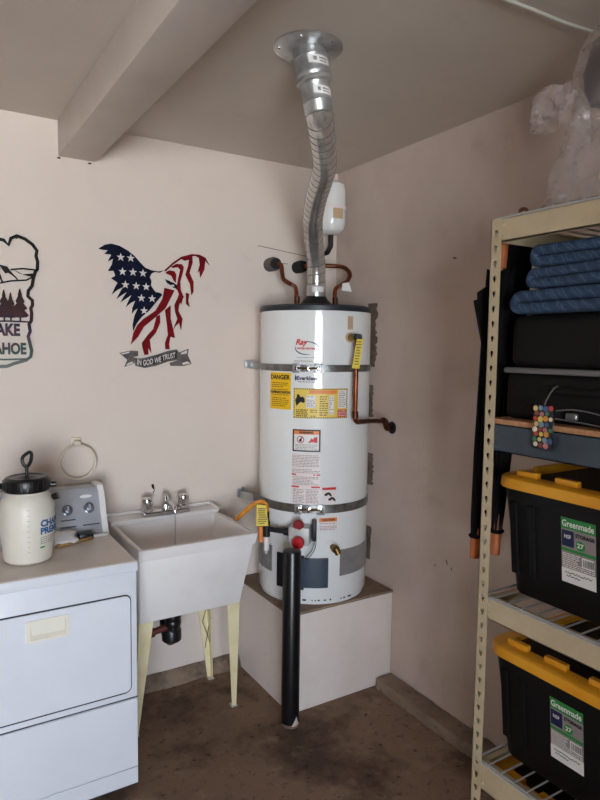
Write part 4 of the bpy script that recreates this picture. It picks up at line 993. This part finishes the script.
for zb_, zt_, m_, kind in levels:
    for x, d in ((RX0+.004, 1), (RX1-.004, -1)):
        bmq = MB(); ya, yb = RY0-.030, RY1+.030
        bmq.box(x, x+d*.003, ya, yb, zb_, zt_).box(x, x+d*.028, ya, yb, zt_-.003, zt_).box(x, x+d*.018, ya, yb, zb_, zb_+.003)
        be = bmq.build('beam', m_, rk)
        for yy in (ya-.004, yb+.004):
            for zz in (zb_+.018, zt_-.018): MB().lathe([(.006, -.0055), (.006, .002), (.003, .0035)], (x, yy-(.006 if yy == ya-.004 else -.006), zz), 8, rot=Matrix.Rotation(-d*PI/2, 3, 'Y')).build('rivet', m_, be)
    for y, d in ((RY0-.004, -1), (RY1+.004, 1)):
        MB().box(RX0+.03, RX1-.03, y, y+d*.0025, zb_+.004, zt_-.012).box(RX0+.03, RX1-.03, y, y+d*.02, zt_-.015, zt_-.012).build('end_brace', m_, rk)
    if kind == 'board':
        MB().box(RX0+.006, RX1-.006, RY0-.010, RY1+.010, zt_, zt_+.014).build('deck_board', 'particle_board', rk)
    else:
        z = zt_+.003
        fr2 = MB()
        for x in (RX0+.010, (RX0+RX1)/2, RX1-.010): fr2.tube([(x, RY0-.012, z), (x, RY1+.012, z)], .0036, 8)
        for y in (RY0-.012, RY1+.012): fr2.tube([(RX0+.010, y, z), (RX1-.010, y, z)], .0036, 8)
        fr2.tube([(RX0+.003, RY0-.012, z-.002), (RX0+.003, RY1+.012, z-.002)], .003, 8)
        dk = fr2.build('wire_deck', 'rack_wire', rk)
        base = WL[rk.name]; src = None
        nw = 28
        for i in range(1, nw):
            y = RY0-.012+(RY1-RY0+.024)*i/nw
            if src is None: src = MB().tube([(RX0+.006, y, z+.003), (RX1-.010, y, z+.003)], .0026, 6).build('wire', 'rack_wire', dk); y_first = y
            else: inst(src, (0, y-y_first, 0), dk)
Z_A, Z_B, Z_C, Z_D = 1.975, 1.4135, .9022, .4012

# ---- storage bins: long black tote with yellow lid
def make_bin(name, label, loc):
    t = thing(name, label, 'storage bin', loc, 'black storage bins with yellow lids')
    x, y, z = loc
    Lh, Wh = .345, .225      # half sizes at the top
    def ringp(hx, hy, r, zz, n=5): return [(x+p[0], y+p[1], z+zz) for p in rrect(-hx, hx, -hy, hy, r, n)]
    secs = [ringp(Wh-.048, Lh-.042, .035, 0), ringp(Wh-.043, Lh-.036, .04, .008), ringp(Wh-.026, Lh-.02, .042, .17), ringp(Wh-.012, Lh-.006, .045, .30), ringp(Wh-.010, Lh-.005, .045, .325)]
    v = [p for s_ in secs for p in s_]; n = len(secs[0]); f = []
    for i in range(len(secs)-1):
        for k in range(n): f.append((i*n+k, i*n+(k+1) % n, (i+1)*n+(k+1) % n, (i+1)*n+k))
    f += [tuple(reversed(range(n))), tuple(range((len(secs)-1)*n, len(secs)*n))]
    body = MB().add(v, f).build('tub', 'bin_black', t)
    # vertical ribs on the long faces and ends
    def face_x(zz): return Wh-.043+(zz-.008)*(.031/.292)
    rb0 = None
    for yy in (-.20, -.10, .23, .29):
        for s_ in (1, -1):
            q = [(x+s_*(face_x(zz)+e), y+yy+dy, z+zz) for zz in (.06, .27) for e, dy in ((-.004, -.014), (.005, -.010), (.005, .010), (-.004, .014))]
            MB().hexa(q).build('rib', 'bin_black', body)
    # lid: yellow rim with raised grips, black centre
    ls = [ringp(Wh+.004, Lh+.006, .06, .312, 7), ringp(Wh+.006, Lh+.008, .06, .316, 7), ringp(Wh+.004, Lh+.006, .06, .340, 7), ringp(Wh-.004, Lh-.002, .055, .346, 7), ringp(Wh-.045, Lh-.043, .04, .346, 7), ringp(Wh-.05, Lh-.048, .04, .334, 7)]
    v = [p for s_ in ls for p in s_]; n = len(ls[0]); f = []
    for i in range(len(ls)-1):
        for k in range(n): f.append((i*n+k, i*n+(k+1) % n, (i+1)*n+(k+1) % n, (i+1)*n+k))
    lid = MB().add(v, f).build('lid', 'lid_yellow', t)
    pr_ = [(p[0], p[1]) for p in ringp(Wh-.047, Lh-.045, .04, 0, 7)]
    MB().prism(pr_, 'z', z+.328, z+.336).build('lid_centre', 'bin_black', lid)
    for yy in (-.26, -.135, .0, .135, .26):
        for s_ in (-1, 1):
            MB().box(x+s_*(Wh-.048), x+s_*(Wh-.028), y+yy-.034, y+yy+.034, z+.344, z+.362, .003, 2).build('lid_grip', 'lid_yellow', lid)
    for s_ in (-1, 1):
        MB().box(x-.10, x+.10, y+s_*(Lh-.046), y+s_*(Lh-.03), z+.344, z+.360, .003, 2).build('lid_grip', 'lid_yellow', lid)
    # label on the room side
    def LP_(u, zz, off=.0008): return Vector((x-(face_x(zz)+off), y+.135-u, z+zz))    # u runs along -y
    def patch(u0, u1, z0, z1, off, m, nm, par):
        return MB().add([LP_(u0, z0, off), LP_(u1, z0, off), LP_(u1, z1, off), LP_(u0, z1, off)], [(0, 1, 2, 3)]).build(nm, m, par)
    U, B, H_ = .0, .088, .196
    lab = MB()
    w_l, h_l = .100, .178
    def pb(u0, u1, v0, v1, m, nm, par, o=.0014): return patch(u0, u1, B+v0, B+v1, o, m, nm, par)
    lb = pb(0, w_l, 0, h_l, 'ink_grey', 'sticker', body, .0008); lb['label'] = 'grey sticker with green heading and handwritten note'
    pb(0, w_l, h_l-.030, h_l, 'ink_green', 'green_strip', lb)
    v2, f2, w2 = text2d('Greenmade', .026, bold=.0005); kx = .092/w2
    MB().add([LP_(.004+p[0]*kx, B+h_l-.024+p[1]*.95, .002) for p in v2], f2).build('heading', 'label_white', lb)
    pb(.002, .038, h_l-.078, h_l-.034, 'ink_navy', 'navy_square', lb)
    v2, f2, w2 = text2d('NSF', .014, bold=.0003); MB().add([LP_(.010+p[0]*.02/w2, B+h_l-.056+p[1], .002) for p in v2], f2).build('navy_mark', 'label_white', lb)
    v2, f2, w2 = text2d('STORAGE', .014, bold=.0006); MB().add([LP_(.043+p[0]*.054/w2, B+h_l-.048+p[1], .002) for p in v2], f2).build('storage_word', 'ink_black', lb)
    cir = [LP_(.057+.0135*math.cos(a), B+h_l-.068+.0135*math.sin(a), .0018) for a in [2*PI*k/18 for k in range(18)]]
    MB().add(cir, [tuple(range(18))]).build('green_badge', 'ink_green', lb)
    v2, f2, w2 = text2d('27', .017, bold=.0005); MB().add([LP_(.0475+p[0]*.019/w2, B+h_l-.074+p[1], .0022) for p in v2], f2).build('badge_number', 'label_white', lb)
    pb(0, w_l, h_l-.092, h_l-.083, 'ink_green', 'green_strip', lb)
    rnd = random.Random(5); mb = MB()
    for r in range(9):
        vv = h_l-.099-r*.0052; u = .003
        while u < .095:
            wd = rnd.uniform(.004, .014); u1 = min(u+wd, .097)
            if not (u1 > .058 and r < 5): mb.add([LP_(u, B+vv, .0016), LP_(u1, B+vv, .0016), LP_(u1, B+vv+.0024, .0016), LP_(u, B+vv+.0024, .0016)], [(0, 1, 2, 3)])
            u = u1+.002
    mb.build('fine_print', 'label_white', lb)
    pb(.060, .095, h_l-.125, h_l-.097, 'label_white', 'barcode_field', lb)
    mb = MB(); u = .064
    while u < .092:
        wd = rnd.choice((.0008, .0014, .002)); mb.add([LP_(u, B+h_l-.121, .0018), LP_(u+wd, B+h_l-.121, .0018), LP_(u+wd, B+h_l-.101, .0018), LP_(u, B+h_l-.101, .0018)], [(0, 1, 2, 3)]); u += wd+rnd.choice((.0009, .0016))
    mb.build('barcode_bars', 'ink_black', lb)
    pb(0, w_l, 0, .040, 'label_white', 'note_paper', lb)
    mb = MB()
    for r, (u0, u1) in enumerate(((.010, .090), (.014, .055))):
        u = u0; vv = .028-r*.009
        pts = []
        while u < u1: pts.append(LP_(u, B+vv+rnd.uniform(-.0028, .0028), .0018)); u += .0024
        for a, b in zip(pts, pts[1:]):
            dz = Vector((0, 0, .0012)); mb.add([a-dz, b-dz, b+dz, a+dz], [(0, 1, 2, 3)])
    mb.build('handwriting', 'ink_black', lb)
    return t
XB, YB = -.268, -1.885
b1 = make_bin('storage_bin', 'black storage bin with yellow lid under the slate shelf', (XB, YB, Z_C))
def copy_tree(o, parent=None):
    c = o.copy(); COL.objects.link(c); c.parent = parent
    for ch in list(o.children): copy_tree(ch, c)
    return c
b2 = copy_tree(b1); b2.location = (XB, YB+.008, Z_D); b2['label'] = 'black storage bin with yellow lid on the lower wire deck'
b3 = copy_tree(b1); b3.location = (XB, YB+.004, 0); b3['label'] = 'black storage bin with yellow lid on the floor under the rack'

# ---- black case on the slate shelf
cz = Z_B
ks = thing('black_case', 'black soft-sided travel case lying on the slate shelf', 'suitcase', (-.28, -1.92, cz))
MB().box(-.495, -.06, -2.27, -1.562, cz, cz+.130, .020, 4).build('lower_shell', 'case_black', ks, smooth=False)
MB().box(-.492, -.063, -2.265, -1.566, cz+.142, cz+.290, .032, 5).build('upper_shell', 'case_black', ks)
MB().box(-.5, -.055, -2.275, -1.558, cz+.128, cz+.1445, .006, 2).build('zip_band', 'case_trim', ks)
pc = MB().tube(smoothpath([(-.497, -1.735, cz+.035), (-.501, -1.79, cz+.042), (-.502, -1.86, cz+.036), (-.502, -1.95, cz+.018)], 6), .0022, 6)
pc.tube(smoothpath([(-.499, -1.735, cz+.014), (-.502, -1.80, cz+.012), (-.502, -1.88, cz+.006), (-.502, -1.95, cz+.004)], 6), .0022, 6); pc.build('piping', 'case_trim', ks)
MB().box(-.506, -.495, -1.80, -1.768, cz+.016, cz+.032, .002, 1).build('buckle', 'galvanised', ks)
hz = MB().tube(smoothpath([(-.494, -1.69, cz+.085), (-.508, -1.72, cz+.088), (-.510, -1.83, cz+.088), (-.508, -1.94, cz+.088), (-.494, -1.97, cz+.085)], 6), .009, 8); hz.build('handle', 'case_black', ks)
# luggage tag
lt = thing('luggage_tag', 'black luggage tag covered with colourful round dots', 'tag', (-.52, -1.70, cz+.09))
TXp = -.553
MB().add([], []).box(TXp-.002, TXp+.002, -1.770, -1.710, cz-.062, cz+.052, .0015, 1).build('tag_plate', 'bollard_black', lt)
MB().tube(smoothpath([(-.505, -1.742, cz+.10), (-.522, -1.741, cz+.092), (-.545, -1.740, cz+.065), (-.553, -1.740, cz+.046)], 5), .0018, 6).build('loop', 'case_trim', lt)
random.seed(21)
cols = [(214, 190, 120), (196, 66, 50), (226, 214, 190), (60, 120, 90), (70, 90, 140), (220, 150, 60), (190, 120, 120), (120, 150, 170), (230, 200, 90), (140, 60, 60)]
for i, c in enumerate(cols): mat('dot_%d' % i, c, .4)
k = 0
for r in range(8):
    for c in range(4):
        yy = -1.716-c*.0155-(.004 if r % 2 else 0); zz = cz+.044-r*.0137+random.uniform(-.002, .002)
        if yy < -1.766: continue
        rr = random.uniform(.0055, .0078)
        MB().lathe([(rr, 0), (rr, .0012), (rr*.55, .0018)], (TXp-.002, yy, zz), 10, rot=Matrix.Rotation(-PI/2, 3, 'Y')).build('dot', 'dot_%d' % ((k*7+r) % 10), lt); k += 1

# ---- three folded moving pads
def pad(label, z0, h, y0, y1, x0, x1, seed, bulge=0):
    hh = h/4-.0006; r = h/4; nA, nC = 26, 10; path = []
    zl, zu = z0+h/4, z0+3*h/4
    for i in range(nA+1): path.append((y1+(y0-r*1.6-y1)*i/nA, zl, 0))
    for i in range(1, nC): a = -PI/2-PI*i/nC; path.append((y0-r*1.6-math.cos(a)*r*-1*(-1)*-1.0 if False else y0-r*1.6+abs(math.cos(a))*r*1.0, (zl+zu)/2+math.sin(a)*r, a))
    for i in range(nA+1): path.append((y0-r*1.6+(y1-(y0-r*1.6))*i/nA, zu, 0))
    hw = (x1-x0)/2; cx = (x0+x1)/2
    sec = rrect(-hw, hw, -hh, hh, hh*.85, 4); m = len(sec)
    sec2 = []
    # extra columns along the width for softness
    v = []; N_ = len(path)
    for i in range(N_):
        p = path[i]; a, b = path[max(i-1, 0)], path[min(i+1, N_-1)]
        t = Vector((0, b[0]-a[0], b[1]-a[1])).normalized(); nn = Vector((0, -t.z, t.y))
        for (u, w_) in sec:
            q = Vector((cx+u, p[0], p[1]))+nn*w_
            nz = noise.noise(Vector((q.x*9+seed*3, q.y*9, q.z*14)))*.005+noise.noise(Vector((q.x*3+seed, q.y*4, seed)))*.006
            q.x += -nz*1.5 if u < 0 else nz
            q.z += nz*.5*(1 if q.z > z0+.008 else 0)
            q.y += noise.noise(Vector((q.z*20, q.x*6, seed)))*.006
            v.append(q)
    f = [(i*m+k, i*m+(k+1) % m, (i+1)*m+(k+1) % m, (i+1)*m+k) for i in range(N_-1) for k in range(m)]
    f += [tuple(range(m)), tuple(reversed(range((N_-1)*m, N_*m)))]
    o = MB().add(v, f, True).build('moving_pad', 'moving_pad', origin=(cx, (y0+y1)/2, z0))
    return tag(o, label, 'blanket', 'folded blue moving pads')
zp = cz+.2915
pad('folded blue moving pad at the bottom of the three, on the black case', zp, .066, -1.572, -2.20, -.505, -.10, 1)
pad('folded blue moving pad in the middle of the three', zp+.068, .056, -1.614, -2.19, -.49, -.11, 2)
pad('folded blue moving pad on top of the three, just under the beam', zp+.126, .060, -1.62, -2.21, -.485, -.10, 3)

# ---- two folded patio umbrellas hanging upside down at the rack end
def umbrella(label, b, t, woodm, s, seed, flaps=()):
    u = thing('patio_umbrella', label, 'umbrella', (b[0], b[1], b[2]), 'folded umbrellas at the rack end')
    B, T = Vector(b), Vector(t); d = (T-B)
    MB().tube([B, B+d*.02, T-d*.006, T], [.013, .015, .015, .010], 14).build('pole', woodm, u)
    rings = []; n = 48
    prof = [(.062, .018), (.07, .023), (.12, .028), (.2, .033), (.32, .040), (.48, .045), (.62, .050), (.78, .055), (.895, .056)]
    v = []
    rnd = random.Random(seed); ph = rnd.random()*6
    for j, (t_, r) in enumerate(prof):
        for k in range(n):
            a = 2*PI*k/n; pl_ = .5+.5*math.cos(8*a+ph+t_*1.5)
            rr = r*s*(.74+.26*pl_)
            zz = t_
            if j == len(prof)-1: zz += .018*pl_*(.6+.4*math.sin(a*3+seed))
            p = B+d*zz; v.append((p.x+rr*math.cos(a), p.y+rr*math.sin(a)*.85, p.z))
    f = [(i*n+k, i*n+(k+1) % n, (i+1)*n+(k+1) % n, (i+1)*n+k) for i in range(len(prof)-1) for k in range(n)]
    c_ = MB().add(v, f, True).build('folded_canopy', 'umbrella_cloth', u); so = c_.modifiers.new('cloth', 'SOLIDIFY'); so.thickness = .003
    p = B+d*.066
    MB().lathe([(.020, -.005), (.024, 0), (.020, .005)], p, 20).build('canopy_gather', 'umbrella_cloth', u)
    # loose hem flaps of the folded cloth
    for fl_ in flaps:
        MB().prism(fl_, 'y', B.y-.004, B.y+.004).build('hem_flap', 'umbrella_cloth', u)
    return u
umbrella('folded black umbrella left of the rack post, wooden tip down', (-.497, -1.475, .982), (-.424, -1.478, 1.935), 'umbrella_wood', .85, 3, ([(-.536, 1.748), (-.520, 1.752), (-.522, 1.772), (-.480, 1.795), (-.44, 1.79), (-.45, 1.62), (-.49, 1.60)],))
umbrella('folded black umbrella between the rack post and the storage bin', (-.408, -1.475, .978), (-.342, -1.478, 2.035), 'umbrella_wood_dark', .78, 8, ([(-.40, 1.76), (-.36, 1.82), (-.33, 1.80), (-.30, 1.835), (-.31, 1.70), (-.37, 1.66)],))
# its visible lower end is of the lighter wood, as in the other one
for o in [o for o in bpy.data.objects if o.name.startswith('patio_umbrella')]:
    b = WL[o.name]; MB().tube([b+Vector((0, 0, -.004)), b+Vector((.004, 0, .062))], [.0145, .0165], 14).build('finial', 'umbrella_wood', o)

# ---- clear plastic bag with a dark bundle on the top deck
pbg = thing('plastic_bag', 'crumpled clear plastic bag standing on top of the rack', 'plastic bag', (-.34, -1.80, Z_A+.006))
def loft(rings, seed, n=40, amp=.012, crumple=0.):
    v = []
    for (z, cy, ry, cx, rx) in rings:
        for k in range(n):
            a = 2*PI*k/n; nz = noise.noise(Vector((math.cos(a)*2.4+seed, math.sin(a)*2.4, z*13)))+.5*noise.noise(Vector((math.cos(a)*6+seed, math.sin(a)*6, z*30)))
            rr = 1+nz*amp*10*.5
            rr *= 1+crumple*random.uniform(-1, 1)
            v.append((cx+rx*rr*math.cos(a), cy+ry*rr*math.sin(a), z+(nz*.004+crumple*random.uniform(-.05, .05) if z > Z_A+.02 else 0)))
    f = [(i*n+k, i*n+(k+1) % n, (i+1)*n+(k+1) % n, (i+1)*n+k) for i in range(len(rings)-1) for k in range(n)]
    return MB().add(v, f, not crumple)
def dense(rg, m=5):
    out = []
    for a, b in zip(rg, rg[1:]):
        for i in range(m): t = i/m; out.append(tuple(a[j]+(b[j]-a[j])*t for j in range(5)))
    return out+[rg[-1]]
zz = Z_A+.006
loft(dense([(zz, -1.83, .225, -.40, .105), (2.03, -1.82, .20, -.40, .10), (2.09, -1.795, .155, -.40, .09), (2.15, -1.765, .105, -.40, .075), (2.19, -1.748, .075, -.40, .06), (2.225, -1.745, .065, -.40, .055)], 3), 2.3, 26, .014, .085).build('bag_body', 'clear_film', pbg)
loft(dense([(2.225, -1.745, .065, -.40, .055), (2.27, -1.755, .075, -.395, .06), (2.33, -1.768, .090, -.39, .065), (2.40, -1.785, .088, -.385, .065), (2.445, -1.80, .05, -.38, .04)], 3), 5.1, 22, .008, .05).build('bag_top', 'clear_film', pbg)
tp = smoothpath([(-.395, -1.715, 2.185), (-.41, -1.695, 2.225), (-.43, -1.672, 2.262), (-.445, -1.648, 2.272), (-.45, -1.628, 2.245), (-.452, -1.617, 2.212), (-.452, -1.615, 2.195)], 6)
tr_ = [.014, .018, .022, .025, .028, .030, .033, .036, .038, .040, .041, .041, .040, .040, .040, .040, .041, .042, .042, .042, .041, .040, .038, .036, .035, .034, .033, .032, .032, .031, .03, .03, .028, .026, .022, .015, .006]
def wob(i, r): return lambda a: r*(1+.22*math.sin(3*a+i*.35)+.12*math.sin(7*a-i*.5))
MB().tube(tp, [wob(i, tr_[min(i, len(tr_)-1)]) for i in range(len(tp))], 14).map(lambda p: p+Vector((random.uniform(-1, 1), random.uniform(-1, 1), random.uniform(-1, 1)))*.0035).build('bag_tail', 'clear_film', pbg, smooth=False)
bun = loft(dense([(2.24, -1.755, .03, -.395, .03), (2.28, -1.76, .052, -.395, .042), (2.33, -1.772, .072, -.39, .05), (2.395, -1.788, .072, -.385, .05), (2.43, -1.80, .02, -.38, .02)]), 8.7, 28, .005)
tag(bun.build('dark_bundle', 'dark_film', origin=(-.37, -1.79, 2.2)), 'dark navy bundle inside the clear plastic bag', 'bundle')
lowb = loft(dense([(zz, -1.87, .13, -.39, .075), (2.02, -1.87, .12, -.39, .07), (2.07, -1.85, .085, -.395, .055), (2.085, -1.85, .02, -.395, .02)]), 12.2, 28, .006)
tag(lowb.build('beige_bundle', 'label_beige', origin=(-.32, -1.86, zz)), 'pale beige contents at the bottom of the clear plastic bag', 'bundle')

# printed matter and tiny marks too small to pick apart
PRINTED = ('fine_print', 'hatched_border', 'lid_ribs', 'piping', 'red_heading', 'barcode_bars', 'handwriting', 'tag_print', 'lattice', 'gauge_marks', 'console_print', 'seam_rust', 'small_print', 'label_print', 'pictogram', 'ribbon_highlight', 'logo_swoosh', 'prohibition_ring', 'red_panel_text', 'heading', 'subheading', 'lettering', 'motto', 'logo_line', 'logo_lettering', 'model_lettering', 'brand_lettering', 'navy_mark', 'storage_word', 'badge_number')
for o in bpy.data.objects:
    if o.parent and o.name.split('.')[0] in PRINTED: o['kind'] = 'stuff'
